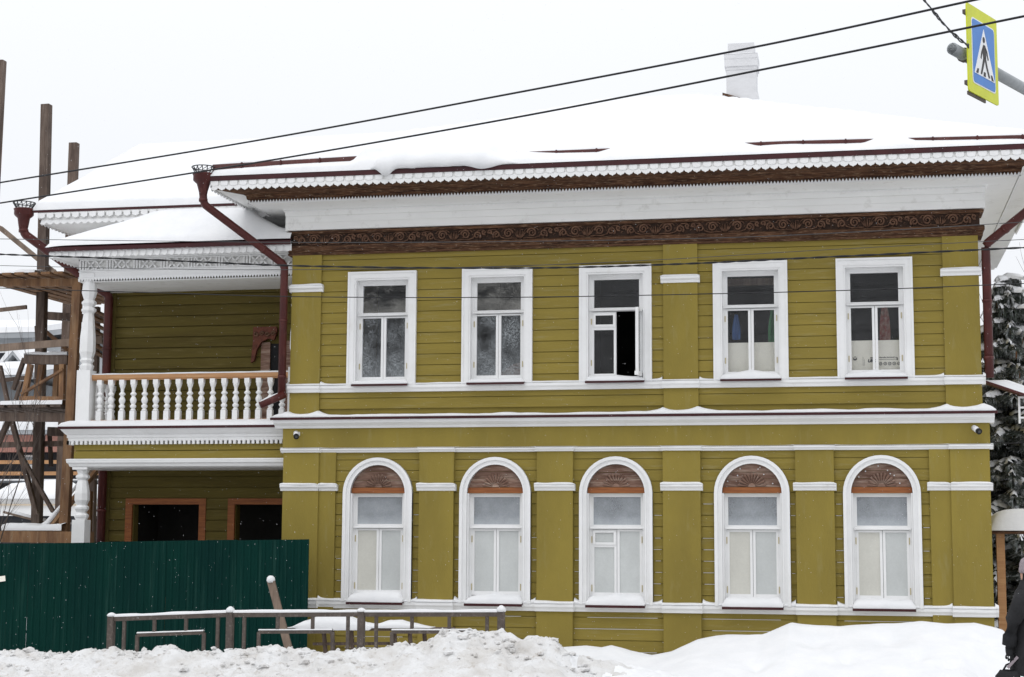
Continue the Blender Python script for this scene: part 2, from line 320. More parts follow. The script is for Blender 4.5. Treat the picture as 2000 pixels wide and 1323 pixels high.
# loose lumps thrown up by the plough
lm = MB()
for i in range(700):
    x = random.uniform(-14, -3.1); y = YR + random.gauss(-.1, .35)
    if y < -5.8: continue
    r = random.choice([.012, .015, .02, .025, .03, .05]) * random.uniform(.7, 1.3); z = float(bank_height(np.array([x]), np.array([y]))[0]) + r * .25
    bm_ = bmesh.new(); bmesh.ops.create_icosphere(bm_, subdivisions=1, radius=r)
    b0 = len(lm.v); sc = (random.uniform(.8, 1.5), random.uniform(.8, 1.3), random.uniform(.55, .9))
    for v_ in bm_.verts:
        k = random.uniform(.6, 1.3); lm.v.append((x + v_.co.x * sc[0] * k, y + v_.co.y * sc[1] * k, z + v_.co.z * sc[2] * k))
    for f_ in bm_.faces: lm.f.append(tuple(b0 + v_.index for v_ in f_.verts))
    bm_.free()
o = lm.build('snow_lumps', 'snow_dirty'); stuff(o); tag(o, 'loose lumps of ploughed snow scattered over the rough kerbside bank', 'snow')

# ================================================================== THE HOUSE
XL, XR = -8.7435, 1.8856          # upper storey corners
H = thing('wooden_house', 'two-storey olive green wooden house with white trim, balcony wing and snowy roof', 'house', (0, 0, 0))
UW = [-7.242, -5.381, -3.523, -1.466, .3726]; LW = [-7.263, -5.390, -3.520, -1.476, .4185]
YB = 9.0
UP = [(-8.7435, -8.2521), (-2.7861, -2.2596), (1.3687, 1.8856)]
LP = [(-8.81, -8.225, 1), (-8.225, -7.955, 0), (-6.591, -6.042, 1), (-4.733, -4.176, 1), (-2.802, -2.237, 1), (-.829, -.267, 1), (1.105, 1.404, 0), (1.404, 1.961, 1)]

# --- wall cores with real openings
def wall_core(name, x0, x1, z0, z1, wins, hw, wz0, wz1, y0=.0, y1=.22):
    m = MB(); m.box(x0, x1, y0, y1, z0, wz0); m.box(x0, x1, y0, y1, wz1, z1); e = x0
    for c in wins: m.box(e, c - hw, y0, y1, wz0, wz1); e = c + hw
    m.box(e, x1, y0, y1, wz0, wz1); return m.build(name, 'olive', H)
up_wall = wall_core('upper_wall', XL, XR, 3.75, 6.95, UW, .453, 4.40, 6.098)
lo_wall = wall_core('lower_wall', XL - .02, XR + .02, -.05, 3.75, LW, .443, 1.0, 2.70)
shell = MB(); shell.box(XL, XL + .2, .22, YB, -.05, 7.3); shell.box(XR - .2, XR, .22, YB, -.05, 7.3); shell.box(XL, XR, YB, YB + .2, -.05, 7.3)
shell.build('side_wall', 'olive', H)
inn = MB(); inn.box(XL + .2, XR - .2, .22, YB, 3.5, 3.72); inn.box(XL + .2, XR - .2, .22, YB, 6.75, 6.95); inn.box(XL + .2, XR - .2, 4.2, 4.3, 0, 6.75); inn.box(XL + .2, XR - .2, .3, YB, 0, .1)
for x in (-6.3, -4.45, -2.5, -.55): inn.box(x - .06, x + .06, .23, 4.2, .1, 3.5); inn.box(x - .06, x + .06, .23, 4.2, 3.72, 6.75)
inn.build('interior_partition', 'dark_room', H)

# --- clapboards, one object each
PER = .1705; BH = .1615; cache = {}
def board_rect(x0, x1, z, h, parent, mt='olive_board'):
    k = (round(x1 - x0, 3), round(h, 3), mt)
    if k not in cache:
        m = MB(); L_ = x1 - x0; m.prism([(-.034, 0), (-.026, h), (-.0005, h), (-.0005, 0)], 0, L_, 'x')
        cache[k] = m.mesh('clapboard', mt)
    o = put('clapboard', cache[k], parent, (x0, random.uniform(-.003, 0), z)); return o
# board joints at these heights (upper storey): read off the wall between windows
U0 = PY(860, 544.6, -.03).z
zb = [U0 + PER * i for i in range(-12, 4)]
CW = .54
for z in zb:
    z0, z1 = z + .006, z + .006 + BH
    if z1 < 3.95 or z0 > 6.50: continue
    z0 = max(z0, 3.88); z1 = min(z1, 6.52)
    panels = [(-8.2521, -2.7861, UW[:3]), (-2.2596, 1.3687, UW[3:])]
    for a, b, ws in panels:
        if z1 < 4.42 or z0 > 6.19: board_rect(a, b, z0, z1 - z0, up_wall)
        else:
            e = a
            for c in ws: board_rect(e, c - CW, z0, z1 - z0, up_wall); e = c + CW
            board_rect(e, b, z0, z1 - z0, up_wall)
# lower storey: boards between pilasters, cut to the arches
LB = [(-7.955, -6.591), (-6.042, -4.733), (-4.176, -2.802), (-2.237, -.829), (-.267, 1.105)]
L0 = PY(1386, 860 + 118 / 3.306, -.03).z
SPR, RA = 2.698, .54
def arc_hw(z): return math.sqrt(max(0, RA * RA - (z - SPR) ** 2)) if z > SPR else RA
for (a, b), c in zip(LB, LW):
    for i in range(-19, 2):
        z0 = L0 + PER * i + .006; z1 = min(z0 + BH, 3.335)
        if z1 - z0 < .03 or z0 < .25: continue
        top = SPR + RA
        if z0 >= top or z1 < 1.02: board_rect(a, b, z0, z1 - z0, lo_wall); continue
        if z1 <= top and z1 < SPR + .02:
            board_rect(a, c - RA, z0, z1 - z0, lo_wall); board_rect(c + RA, b, z0, z1 - z0, lo_wall); continue
        zz = np.linspace(z0, min(z1, top), 6)
        if z1 <= top:
            for s_ in (-1, 1):
                e = a if s_ < 0 else b
                poly = [(e, z0)] + [(c + s_ * arc_hw(q), q) for q in zz] + [(e, z1)]
                MB().prism(poly, -.031, -.0005).build('clapboard', 'olive_board', lo_wall)
        else:
            poly = [(a, z0)] + [(c - arc_hw(q), q) for q in zz] + [(c + arc_hw(q), q) for q in zz[::-1][1:]] + [(b, z0), (b, z1), (a, z1)]
            MB().prism(poly, -.031, -.0005).build('clapboard', 'olive_board', lo_wall)
# snow caught on the board edges of the lower storey
dust = MB()
for (a, b), c in zip(LB, LW):
    for i in range(-19, -1):
        z = L0 + PER * i + .006 + BH
        segs = [(a, b)] if z < 1.0 else [(a + .01, c - .56), (c + .56, b - .01)]
        if z > 2.65: continue
        for p, q in segs:
            if random.random() < (.6 if i < -7 else .25) and q - p > .05:
                s0 = p + random.random() * .25 * (q - p); s1 = q - random.random() * .25 * (q - p)
                dust.box(s0, s1, -.033, -.003, z - .001, z + .0045)
stuff(dust.build('snow_dusting', 'snow', lo_wall))

# --- pilasters
pil_up = MB
for a, b in UP:
    m = MB(); m.box(a, b, -.07, .05, 3.88, 6.52); p = m.build('pilaster', 'olive', H)
    m = MB(); m.prism([(0, 5.90), (-.085, 5.905), (-.095, 5.94), (-.125, 5.965), (-.125, 6.0), (0, 6.005)], a - .035, b + .035, 'x'); m.build('capital', 'white_paint', p)
    m = MB(); snow_ledge(m, a - .04, b + .04, -.07, -.128, 6.001, .03); m.build('snow_cap', 'snow', p, True)
for i, (a, b, k) in enumerate(LP):
    y = -.11 if k else -.075
    m = MB(); m.box(a, b, y, .05, -.05, 3.34); p = m.build('pilaster', 'olive', H)
    ea = a - (.035 if (k or i == 6) and i != 7 else 0); eb = b + (.035 if (k or i == 1) and i != 0 else 0)
    m = MB(); m.prism([(.0, 2.735), (y - .01, 2.738), (y - .022, 2.77), (y - .05, 2.80), (y - .05, 2.828), (0, 2.835)], ea, eb, 'x'); m.build('capital', 'white_paint', p)
    m = MB(); snow_ledge(m, ea, eb, y, y - .055, 2.829, .03, peaks=((ea + .01, .02, .03),)); m.build('snow_cap', 'snow', p, True)

# --- plain band and string course between the storeys
m = MB(); m.box(-8.83, 1.975, -.10, .05, 3.40, 3.74); m.build('plain_band', 'olive', H)
m = MB(); m.prism([(0.02, 3.715), (-.13, 3.72), (-.15, 3.755), (-.22, 3.80), (-.235, 3.848), (0.02, 3.87)], -8.95, 2.04, 'x'); sc_ = m.build('string_course', 'white_paint', H)
m = MB(); m.prism([(-.262, 3.846), (-.268, 3.884), (0, 3.915), (0, 3.90), (-.24, 3.875), (-.24, 3.846)], -8.99, 2.08, 'x'); m.build('flashing', 'maroon_edge', sc_)
m = MB(); pk = []
for a, b in UP: pk += [(a, .07, .10), (b, .07, .12)]
snow_ledge(m, -8.97, 2.06, -.04, -.255, 3.886, .05, peaks=pk, wob=.5); m.build('snow_cap', 'snow', sc_, True)
def belt(name, z0, z1, x0, x1, breaks, d0, d1, snowh):
    m = MB(); e = x0
    def prof(d): return [(0.03, z0), (-d + .03, z0 + .004), (-d + .02, z0 + (z1 - z0) * .35), (-d, z0 + (z1 - z0) * .6), (-d, z1 - .004), (0.03, z1)]
    for a, b, k in breaks:
        if a > e: m.prism(prof(d0), e, a, 'x')
        m.prism(prof(d1 if k else (d0 + d1) / 2), a, b, 'x'); e = b
    if e < x1: m.prism(prof(d0), e, x1, 'x')
    o = m.build(name, 'white_paint', H)
    if snowh:
        m = MB(); e = x0; pk = []
        for a, b, k in breaks: pk += [(a, snowh * 1.2, .05), (b, snowh * 1.2, .05)]
        for a, b, k in breaks:
            if a > e: snow_ledge(m, e, a, -.02, -d0 - .004, z1, snowh, pk, ends=False)
            snow_ledge(m, a, b, -.02, -(d1 if k else (d0 + d1) / 2) - .004, z1, snowh, ends=False); e = b
        if e < x1: snow_ledge(m, e, x1, -.02, -d0 - .004, z1, snowh, pk, ends=False)
        m.build('snow_cap', 'snow', o, True)
    return o
belt('window_belt', 4.285, 4.40, -8.80, 1.94, [(a - .02, b + .02, 1) for a, b in UP], .10, .145, .03)
belt('upper_moulding', 3.335, 3.408, -8.87, 2.02, [(a - .02, b + .02, k) for a, b, k in LP if k], .10, .165, .008)
belt('sill_belt', .915, 1.035, -8.87, 2.03, [(a - .02, b + .02, k) for a, b, k in LP if k], .10, .175, .04)

# --- windows
def ring(mb, x0, x1, z0, z1, w, y0, y1, wb=None, wt=None):
    wb = wb or w; wt = wt or w
    mb.box(x0, x0 + w, y0, y1, z0, z1); mb.box(x1 - w, x1, y0, y1, z0, z1); mb.box(x0 + w, x1 - w, y0, y1, z0, z0 + wb); mb.box(x0 + w, x1 - w, y0, y1, z1 - wt, z1)
def pane(mb, x0, x1, z0, z1, y): mb.box(x0 - .006, x1 + .006, y, y + .006, z0 - .006, z1 + .006)
HINGE = MB()
def upper_window(i, c):
    f = MB()
    f.box(-.453, -.425, -.07, .16, 4.40, 6.098); f.box(.425, .453, -.07, .16, 4.40, 6.098); f.box(-.425, .425, -.07, .16, 6.07, 6.098)     # lining
    f.box(-.425, -.385, .045, .12, 4.42, 6.07); f.box(.385, .425, .045, .12, 4.42, 6.07); f.box(-.385, .385, .045, .12, 6.03, 6.07)
    f.box(-.385, -.352, .06, .12, 5.50, 6.03); f.box(.352, .385, .06, .12, 5.50, 6.03); f.box(-.352, .352, .06, .12, 6.0, 6.03); f.box(-.352, .352, .06, .12, 5.535, 5.56)
    f.box(-.425, .425, .03, .12, 5.505, 5.535); f.prism([(.0, 5.512), (.0, 5.522), (.05, 5.545), (.05, 5.512)], -.42, .42, 'x'); f.box(-.385, .385, .07, .12, 4.42, 4.47)
    w_ = f.build('window', 'white_paint', H, loc=(c, 0, 0))
    m = MB(); ring(m, -.56, .56, 4.395, 6.205, .107, -.085, 0, wb=.01); ring(m, -.56, .56, 4.395, 6.205, .03, -.10, -.085, wb=.005); m.build('casing', 'white_paint', w_)
    def sash(a, b, vent=False):
        m = MB(); ring(m, a, b, 4.475, 5.495, .038, .05, .10, wb=.06, wt=.022)
        if vent: m.box(a + .038, b - .038, .05, .10, 5.215, 5.285); ring(m, a + .03, b - .012, 5.262, 5.475, .035, .035, .05)
        return m
    top = 'glass_frost_top' if i < 2 else 'glass_clear'; low = 'glass_frost' if i < 2 else 'glass_clear'
    m = MB(); pane(m, -.352, .352, 5.56, 6.0, .09); m.build('pane', top, w_)
    sash(-.388, -.003, i == 2).build('sash', 'white_paint', w_)
    if i == 2:
        m = MB(); pane(m, -.35, -.041, 4.535, 5.215, .075); m.build('pane', low, w_)
        m = MB(); pane(m, -.32, -.055, 5.29, 5.44, .06); m.build('pane', low, w_)
        m = MB(); ring(m, -.385, 0, 4.475, 5.505, .038, -.025, .02, wb=.06, wt=.03); m.box(-.41, -.37, -.03, .03, 4.47, 4.53)
        o = m.build('sash', 'white_paint', w_, loc=(.392, .03, 0), rz=R_(86)); o['label'] = 'casement swung open'
        m = MB(); pane(m, -.347, -.038, 4.535, 5.475, 0); o = m.build('pane', 'glass_clear', w_, loc=(.392, .03, 0), rz=R_(86))
    else:
        sash(.003, .388).build('sash', 'white_paint', w_)
        m = MB(); pane(m, -.35, -.041, 4.535, 5.473, .075); m.build('pane', low, w_)
        m = MB(); pane(m, .041, .35, 4.535, 5.473, .075); m.build('pane', low, w_)
    m = MB()
    for sx_ in ((-1, 1) if i != 2 else (-1,)):
        for z in (4.66, 5.30): m.box(sx_ * .388 - .007, sx_ * .388 + .007, .036, .05, z, z + .09)
    stuff(m.build('hinge', 'brass', w_))
    m = MB(); m.prism([(-.185, 4.372), (-.188, 4.402), (.07, 4.432), (.07, 4.415), (-.165, 4.392), (-.165, 4.372)], -.455, .455, 'x'); m.build('sill', 'maroon_edge', w_)
    m = MB(); snow_ledge(m, -.45, .45, .06, -.18, 4.405, .085, ((0., .05 if i > 2 else .0, .25),)); m.build('snow_cap', 'snow', w_, True)
    return w_
for i, c in enumerate(UW): upper_window(i, c)

def arc_pts(r, n=20, a0=0, a1=math.pi): return [(r * math.cos(a0 + (a1 - a0) * k / n), SPR + r * math.sin(a0 + (a1 - a0) * k / n)) for k in range(n + 1)]
def lower_window(i, c):
    f = MB()
    f.box(-.443, -.418, -.08, .16, 1.03, 2.70); f.box(.418, .443, -.08, .16, 1.03, 2.70)
    f.box(-.418, -.385, .035, .12, 1.06, 2.70); f.box(.385, .418, .035, .12, 1.06, 2.70); f.box(-.385, .385, .035, .12, 2.645, 2.70)
    f.box(-.385, -.362, .05, .12, 2.19, 2.645); f.box(.362, .385, .05, .12, 2.19, 2.645); f.box(-.362, .362, .05, .12, 2.205, 2.225)
    f.box(-.418, .418, .02, .12, 2.16, 2.205); f.prism([(-.01, 2.165), (-.01, 2.175), (.04, 2.20), (.04, 2.165)], -.41, .41, 'x'); f.box(-.385, .385, .06, .12, 1.06, 1.14)
    w_ = f.build('window', 'white_paint', H, loc=(c, 0, 0))
    m = MB()
    for r0, r1, y0 in ((.443, .5585, -.09), (.51, .5585, -.115), (.443, .463, -.105)):
        A = arc_pts(r1); B = arc_pts(r0)
        for k in range(20): m.prism([A[k], A[k + 1], B[k + 1], B[k]], y0, 0)
        for s_ in (-1, 1): m.box(min(s_ * r0, s_ * r1), max(s_ * r0, s_ * r1), y0, 0, 1.03, SPR)
    # soffit of the arch recess
    m.build('casing', 'white_paint', w_)
    # weathered planks with a carved half sun in the tympanum
    cuts = [2.79, 2.79 + .13 + random.uniform(-.02, .02), 2.79 + .245 + random.uniform(-.02, .02), 3.139]
    for a, b in zip(cuts[:-1], cuts[1:]):
        zz = np.linspace(a + .003, b - .003, 5); hw = [math.sqrt(max(.0004, .441 ** 2 - (z - SPR) ** 2)) for z in zz]
        d = random.uniform(0, .012)
        MB().prism([(-h_, z) for h_, z in zip(hw, zz)] + [(h_, z) for h_, z in list(zip(hw, zz))[::-1]], -.028 + d, -.0015).build('tympanum_plank', 'old_plank', w_)
    m = MB(); n = 11
    for k in range(n):
        a0 = math.pi * k / n + .03; a1 = math.pi * (k + 1) / n - .03; am = (a0 + a1) / 2; b = len(m.v)
        P = lambda r, a, y: (r * math.cos(a), y, 2.795 + r * math.sin(a))
        m.v += [P(.05, a0, -.03), P(.05, a1, -.03), P(.205, a1, -.03), P(.205, a0, -.03), P(.05, am, -.04), P(.212, am, -.055)]
        m.f += [(b, b + 4, b + 5, b + 3), (b + 4, b + 1, b + 2, b + 5), (b + 3, b + 5, b + 2), (b, b + 1, b + 4)]
    for k in range(8):
        a0 = math.pi * k / 8; a1 = math.pi * (k + 1) / 8
        m.quad((.0, -.045, 2.795), (.055 * math.cos(a0), -.045, 2.795 + .055 * math.sin(a0)), (.055 * math.cos(a1), -.045, 2.795 + .055 * math.sin(a1)))
    m.build('carved_sun', 'old_plank', w_)
    MB().box(-.437, .437, -.04, -.0015, 2.703, 2.788).build('tympanum_rail', 'orange_wood', w_)
    if i in (3, 4):
        m = MB()
        for k in range(7):
            a = R_(25 + 130 * random.random()); r = random.uniform(.3, .41); m.lathe([(.0, -.012), (.014, 0), (.0, .012)], (r * math.cos(a), -.03, SPR + r * math.sin(a)), 6)
        m.build('snow_cap', 'snow', w_, True)
    def sash(a, b, vent=False):
        m = MB(); ring(m, a, b, 1.145, 2.155, .038, .04, .09, wb=.06, wt=.03)
        if vent: m.box(a + .038, b - .038, .04, .09, 1.885, 1.945); ring(m, a + .02, b - .012, 1.925, 2.14, .035, .025, .04)
        return m
    m = MB(); pane(m, -.362, .362, 2.225, 2.645, .075); m.build('pane', 'film_grey', w_)
    sash(-.384, -.003, i == 2).build('sash', 'white_paint', w_); sash(.003, .384).build('sash', 'white_paint', w_)
    lm_ = 'film_warm' if i in (0, 3, 4) else 'film_white'
    if i == 2:
        m = MB(); pane(m, -.346, -.041, 1.205, 1.885, .06); m.build('pane', 'film_white', w_); m = MB(); pane(m, -.33, -.05, 1.96, 2.105, .05); m.build('pane', 'film_white', w_)
    else: m = MB(); pane(m, -.346, -.041, 1.205, 2.125, .06); m.build('pane', lm_, w_)
    m = MB(); pane(m, .041, .346, 1.205, 2.125, .06); m.build('pane', 'film_white', w_)
    m = MB()
    for s_ in (-1, 1):
        for z in (1.22, 1.95): m.box(s_ * .384 - .007, s_ * .384 + .007, .026, .04, z, z + .10)
    stuff(m.build('hinge', 'brass', w_))
    m = MB(); m.prism([(-.205, .985), (-.208, 1.022), (.06, 1.06), (.06, 1.04), (-.185, 1.005), (-.185, .985)], -.45, .45, 'x'); m.build('sill', 'maroon_edge', w_)
    m = MB(); snow_ledge(m, -.445, .445, .05, -.20, 1.024, .115, ((.0, .05, .3),)); m.build('snow_cap', 'snow', w_, True)
for i, c in enumerate(LW): lower_window(i, c)

# --- cornice: one profile swept round left side, front and right side
def sweep(prof, xl=XL, xr=XR, yb=YB, y0=0, segs=(0, 1, 2)):
    m = MB(); b = 0
    path = lambda o, z: [(xl - o, yb, z), (xl - o, y0 - o, z), (xr + o, y0 - o, z), (xr + o, yb, z)]
    n = len(prof)
    for o, z in prof: m.v += path(o, z)
    for i in range(n - 1):
        for j in segs: m.f.append((i * 4 + j, i * 4 + j + 1, i * 4 + 4 + j + 1, i * 4 + 4 + j))
    return m
def along(o, fn, step, xl=XL, xr=XR, yl=5.0, y0=0, sides=(0, 1, 2)):
    """call fn(transform point (s,depth,z)) in steps along the three sides at overhang o"""
    for s_ in sides:
        L_ = (xr + o) - (xl - o) if s_ == 1 else yl + o - y0
        n = max(1, int(round(L_ / step))); st = L_ / n
        for k in range(n):
            u = k * st
            if s_ == 1: T = lambda s, d, z, u=u: (xl - o + u + s, y0 - o + d, z)
            elif s_ == 0: T = lambda s, d, z, u=u: (xl - o + d, y0 - o + u + s, z)
            else: T = lambda s, d, z, u=u: (xr + o - d, y0 - o + u + s, z)
            fn(T, st)
def plate(mb, T, poly, t):
    b = len(mb.v); n = len(poly); mb.v += [T(p[0], 0, p[1]) for p in poly] + [T(p[0], t, p[1]) for p in poly]
    mb.f.append(tuple(range(b, b + n))); mb.f.append(tuple(range(b + 2 * n - 1, b + n - 1, -1)))
    for i in range(n): j = (i + 1) % n; mb.f.append((b + j, b + i, b + n + i, b + n + j))
ZE = 7.625
co = sweep([(.06, 6.90), (.115, 6.905), (.115, 7.015), (.108, 7.017), (.108, 7.022), (.115, 7.024), (.115, 7.125), (.108, 7.127), (.108, 7.132), (.118, 7.135), (.13, 7.225), (.16, 7.245), (.56, 7.268), (.565, 7.285)]).build('cornice', 'white_eave', H)
SOF = [(.55, 7.285), (.56, 7.33), (.60, 7.335), (.61, 7.385), (.64, 7.40), (.975, 7.425), (.975, 7.47)]
sweep(SOF, segs=(1,)).build('timber_soffit', 'brown_wood', co)
for g_ in (0, 2): sweep(SOF[3:], segs=(g_,)).build('side_soffit', 'white_eave', co); sweep(SOF[:4], segs=(g_,)).build('timber_strip', 'brown_wood', co)
sweep([(.975, 7.455), (1.025, 7.455), (1.03, 7.55), (1.035, 7.60), (.9, 7.60)]).build('fascia', 'white_eave', co)
sweep([(1.00, 7.585), (1.055, 7.548), (1.06, 7.62), (.8, 7.74)]).build('drip_edge', 'maroon_edge', co)
# scalloped lace under the fascia: two staggered rows, serrated trim below
m = MB()
def scal(T, st):
    r = st / 2; pts = [(0, 7.475)] + [(st * k / 8, 7.445 - .038 * math.sin(math.pi * k / 8) ** .5 - (.012 if k == 4 else 0)) for k in range(9)] + [(st, 7.475)]
    plate(m, T, pts, .02)
along(1.04, scal, .126)
m.build('scallop_lace', 'white_paint', co)
m = MB()
def blk(T, st): plate(m, T, [(st * .12, 7.50), (st * .18, 7.478), (st * .5, 7.47), (st * .82, 7.478), (st * .88, 7.50), (st * .88, 7.56), (st * .12, 7.56)], .02)
along(1.048, blk, .158); m.build('block_lace', 'white_paint', co)
m = MB()
def tooth(T, st): plate(m, T, [(0, 7.262), (st, 7.262), (st, 7.278), (st * .5, 7.325), (0, 7.278)], .015)
along(.585, tooth, .05); stuff(m.build('serrated_trim', 'white_paint', co))
m = MB()
def dash(T, st): plate(m, T, [(0, 7.205), (st * .55, 7.205), (st * .55, 7.222), (0, 7.222)], .02)
along(.142, dash, .075, sides=(1,)); stuff(m.build('bead_trim', 'white_paint', co))
# carved frieze
fz = sweep([(.0, 6.50), (.075, 6.50), (.075, 6.535), (.06, 6.54), (.085, 6.575), (.10, 6.583), (.10, 6.64), (.085, 6.655), (.035, 6.66), (.035, 6.84), (.09, 6.845), (.10, 6.88), (.07, 6.90), (.0, 6.902)], yb=.0 + .4)
fz = fz.build('frieze', 'brown_wood', H)
m = MB(); m.box(XL - .03, XR + .03, -.042, -.03, 6.66, 6.84); m.build('frieze_ground', 'carved_ground', fz)
def spiral(mb, cx_, cz_, r0, turns, s_, ph=0, rad=.018):
    pts = []; n = 22
    for k in range(n + 1):
        t = k / n; r = r0 * (1 - .82 * t); a = ph + s_ * turns * 2 * math.pi * t; pts.append((cx_ + r * math.cos(a), -.064, cz_ + r * math.sin(a)))
    mb.tube(pts, [rad * (1 - .4 * k / n) for k in range(n + 1)], 5, up=(0, 1, 0))
um = MB(); zc = 6.75
for s_ in (-1, 1):
    spiral(um, s_ * .20, zc + .008, .078, 1.7, -s_, math.pi / 2 + s_ * math.pi / 2)
    spiral(um, s_ * .40, zc - .012, .064, 1.5, s_, math.pi / 2 - s_ * 2.4)
    spiral(um, s_ * .52, zc + .035, .04, 1.2, -s_, -1.0)
    um.tube([(s_ * x, -.056, z) for x, z in ((.05, 6.672), (.14, 6.68), (.24, 6.672), (.33, 6.70), (.36, 6.76), (.42, 6.82), (.50, 6.826), (.55, 6.79))], .011, 5, up=(0, 1, 0))
    um.tube([(s_ * x, -.056, z) for x, z in ((.08, 6.80), (.12, 6.83), (.19, 6.833), (.28, 6.826), (.31, 6.79))], .009, 5, up=(0, 1, 0))
    for a in (.22, .5, .8): um.tube([(s_ * .012, -.055, 6.675), (s_ * (.02 + .055 * a), -.068, 6.72), (s_ * (.02 + .10 * a), -.058, 6.77 + .03 * (1 - a))], [.006, .011, .004], 5, up=(0, 1, 0))
um.tube([(0, -.055, 6.67), (0, -.07, 6.74), (0, -.055, 6.82)], [.008, .013, .005], 5, up=(0, 1, 0))
rc = random.Random(5)
for k in range(34):
    x = rc.uniform(-.54, .54); z = rc.uniform(6.675, 6.825); a = rc.uniform(0, 6.28); q_ = rc.uniform(.02, .045)
    um.tube([(x + q_ * math.cos(a + t), -.05, z + q_ * .6 * math.sin(a + t)) for t in (0, .7, 1.4)], [.004, .009, .004], 4, up=(0, 1, 0))
carv = um.mesh('carving', 'carved_wood', True)
n = 10; st = (XR - XL) / n
for k in range(n):
    x = XL + st * (k + .5)
    o = put('carving', carv, fz, (x, 0, 0)); o.scale.x = st / 1.13

# --- main roof (hip) with its blanket of snow
OV = 1.06; SL = .425; ex0, ex1, ey0, ey1 = XL - OV, XR + OV, -OV, YB + OV
rd = (ey1 - ey0) / 2; zr_ = ZE + SL * rd; ym = ey0 + rd
rf = MB()
A = (ex0, ey0, ZE); B = (ex1, ey0, ZE); C_ = (ex1, ey1, ZE); D_ = (ex0, ey1, ZE); E1 = (ex0 + rd, ym, zr_); E2 = (ex1 - rd, ym, zr_)
rf.quad(A, B, E2, E1); rf.quad(B, C_, E2); rf.quad(C_, D_, E1, E2); rf.quad(D_, A, E1)
roof = rf.build('roof', 'maroon_metal', H)
def gut(x):   # distance of the gutter fold from the eave: runs down to the hoppers at both ends
    t = np.clip((x - ex0) / (ex1 - ex0), 0, 1); return .10 + .34 * np.minimum(np.minimum(t / .28, (1 - t) / .30), 1)
gm = MB(); gx = np.linspace(ex0 + .03, ex1 - .03, 60); rows = []
for x in gx:
    d = float(gut(np.array(x))); z = ZE + SL * d; gh = float(np.interp(x, [-9.8, -7.2, -6.2, 3], [.15, .15, .085, .085])); rows.append([(x, ey0 + d - .02, z - .01), (x, ey0 + d - .05, z + gh), (x, ey0 + d - .035, z + gh + .01), (x, ey0 + d + .02, z + .0)])
gm.grid(np.array(rows)); gutter = gm.build('gutter_fold', 'maroon_metal', roof, True)
bmk = MB()
for x in np.arange(ex0 + .5, ex1, .62):
    d = float(gut(np.array(x))); z = ZE + SL * d; bmk.box(x - .012, x + .012, ey0 + d - .065, ey0 + d - .02, z + .0, z + ((.163 if x < -7.2 else .098)))
stuff(bmk.build('gutter_bracket', 'maroon_metal', roof))
xs_ = np.concatenate([np.arange(ex0, ex1, .06), [ex1]])
ys_ = np.concatenate([np.arange(0, .7, .02), np.arange(.7, 2.4, .1), np.linspace(2.4, ey1 - ey0, 40)]) + ey0
XX, YY = np.meshgrid(xs_, ys_)
dl = np.minimum.reduce([YY - ey0, ey1 - YY, XX - ex0, ex1 - XX]); base = ZE + SL * dl
df_ = YY - ey0; gg = gut(XX); nz = fbm(XX * 1.1, YY * 1.1, 3, 91)
low = .035 + .075 * fbm(XX * .55, YY * .2, 3, 101) ** 2 * 2.2
pxs = lambda x: np.interp(x, [-9.8, -7.55, -7.35, -5.3, -5.0, -4.3, -3.7, -3.4, -1.5, -1.3, .25, .45, .8, 1.0, 3], [.0, .0, .2, .2, .05, .015, .02, .10, .07, .01, .015, .09, .09, .02, .01])
low = low * .7 + pxs(XX) * np.clip(df_ / .25, 0, 1)
high = np.interp(XX, [-9.8, -7.2, -6.2, 3], [.17, .17, .095, .095]) + .05 * nz + .03 * (fbm(XX * .4, YY * .4, 2, 7) - .5)
bl = np.clip((df_ - gg + .015) / .03, 0, 1)
th = low * (1 - bl) + high * bl
th *= np.clip(dl / .05, .0, 1) ** .5
Zs = base + th + .004
sn = MB(); sn.grid(np.stack([XX, YY, Zs], -1))
# closing skirt down to the eave
for j in range(len(xs_) - 1): pass
sn.build('snow_layer', 'snow', roof, True)
# slab that slid over the gutter and hangs over the eave
sb = MB(); rows = []
q0, q1 = PY(722, 330, -1.1).x, PY(1010, 300, -1.1).x
for x in np.linspace(q0, q1, 60):
    t = (x - q0) / (q1 - q0); e = min(1, t / .06) * min(1, (1 - t) / .25) if t < 1 else 0
    e = max(0, min(1, e)); drip = .115 * math.exp(-((t - .11) / .045) ** 2) + .07 * math.exp(-((t - .80) / .10) ** 2) + .03 * float(fbm(x * 4, 1, 3, 5))
    k = .20 * e * (.75 + .5 * float(fbm(x * 2, 3, 2, 8))); y1 = ey0 - .05 * e
    zf = ZE + .015 - drip * e
    rows.append([(x, ey0 + .02, zf + .01), (x, y1, zf), (x, y1 - .03 * e, ZE + .02 + k * .25), (x, y1 + .02, ZE + .035 + k * .75), (x, ey0 + .15, ZE + .11 + k), (x, ey0 + .4, ZE + SL * .4 + .09 + k * .85), (x, ey0 + .8, ZE + SL * .8 + .11)])
sb.grid(np.array(rows)); sb.build('snow_overhang', 'snow', roof, True)
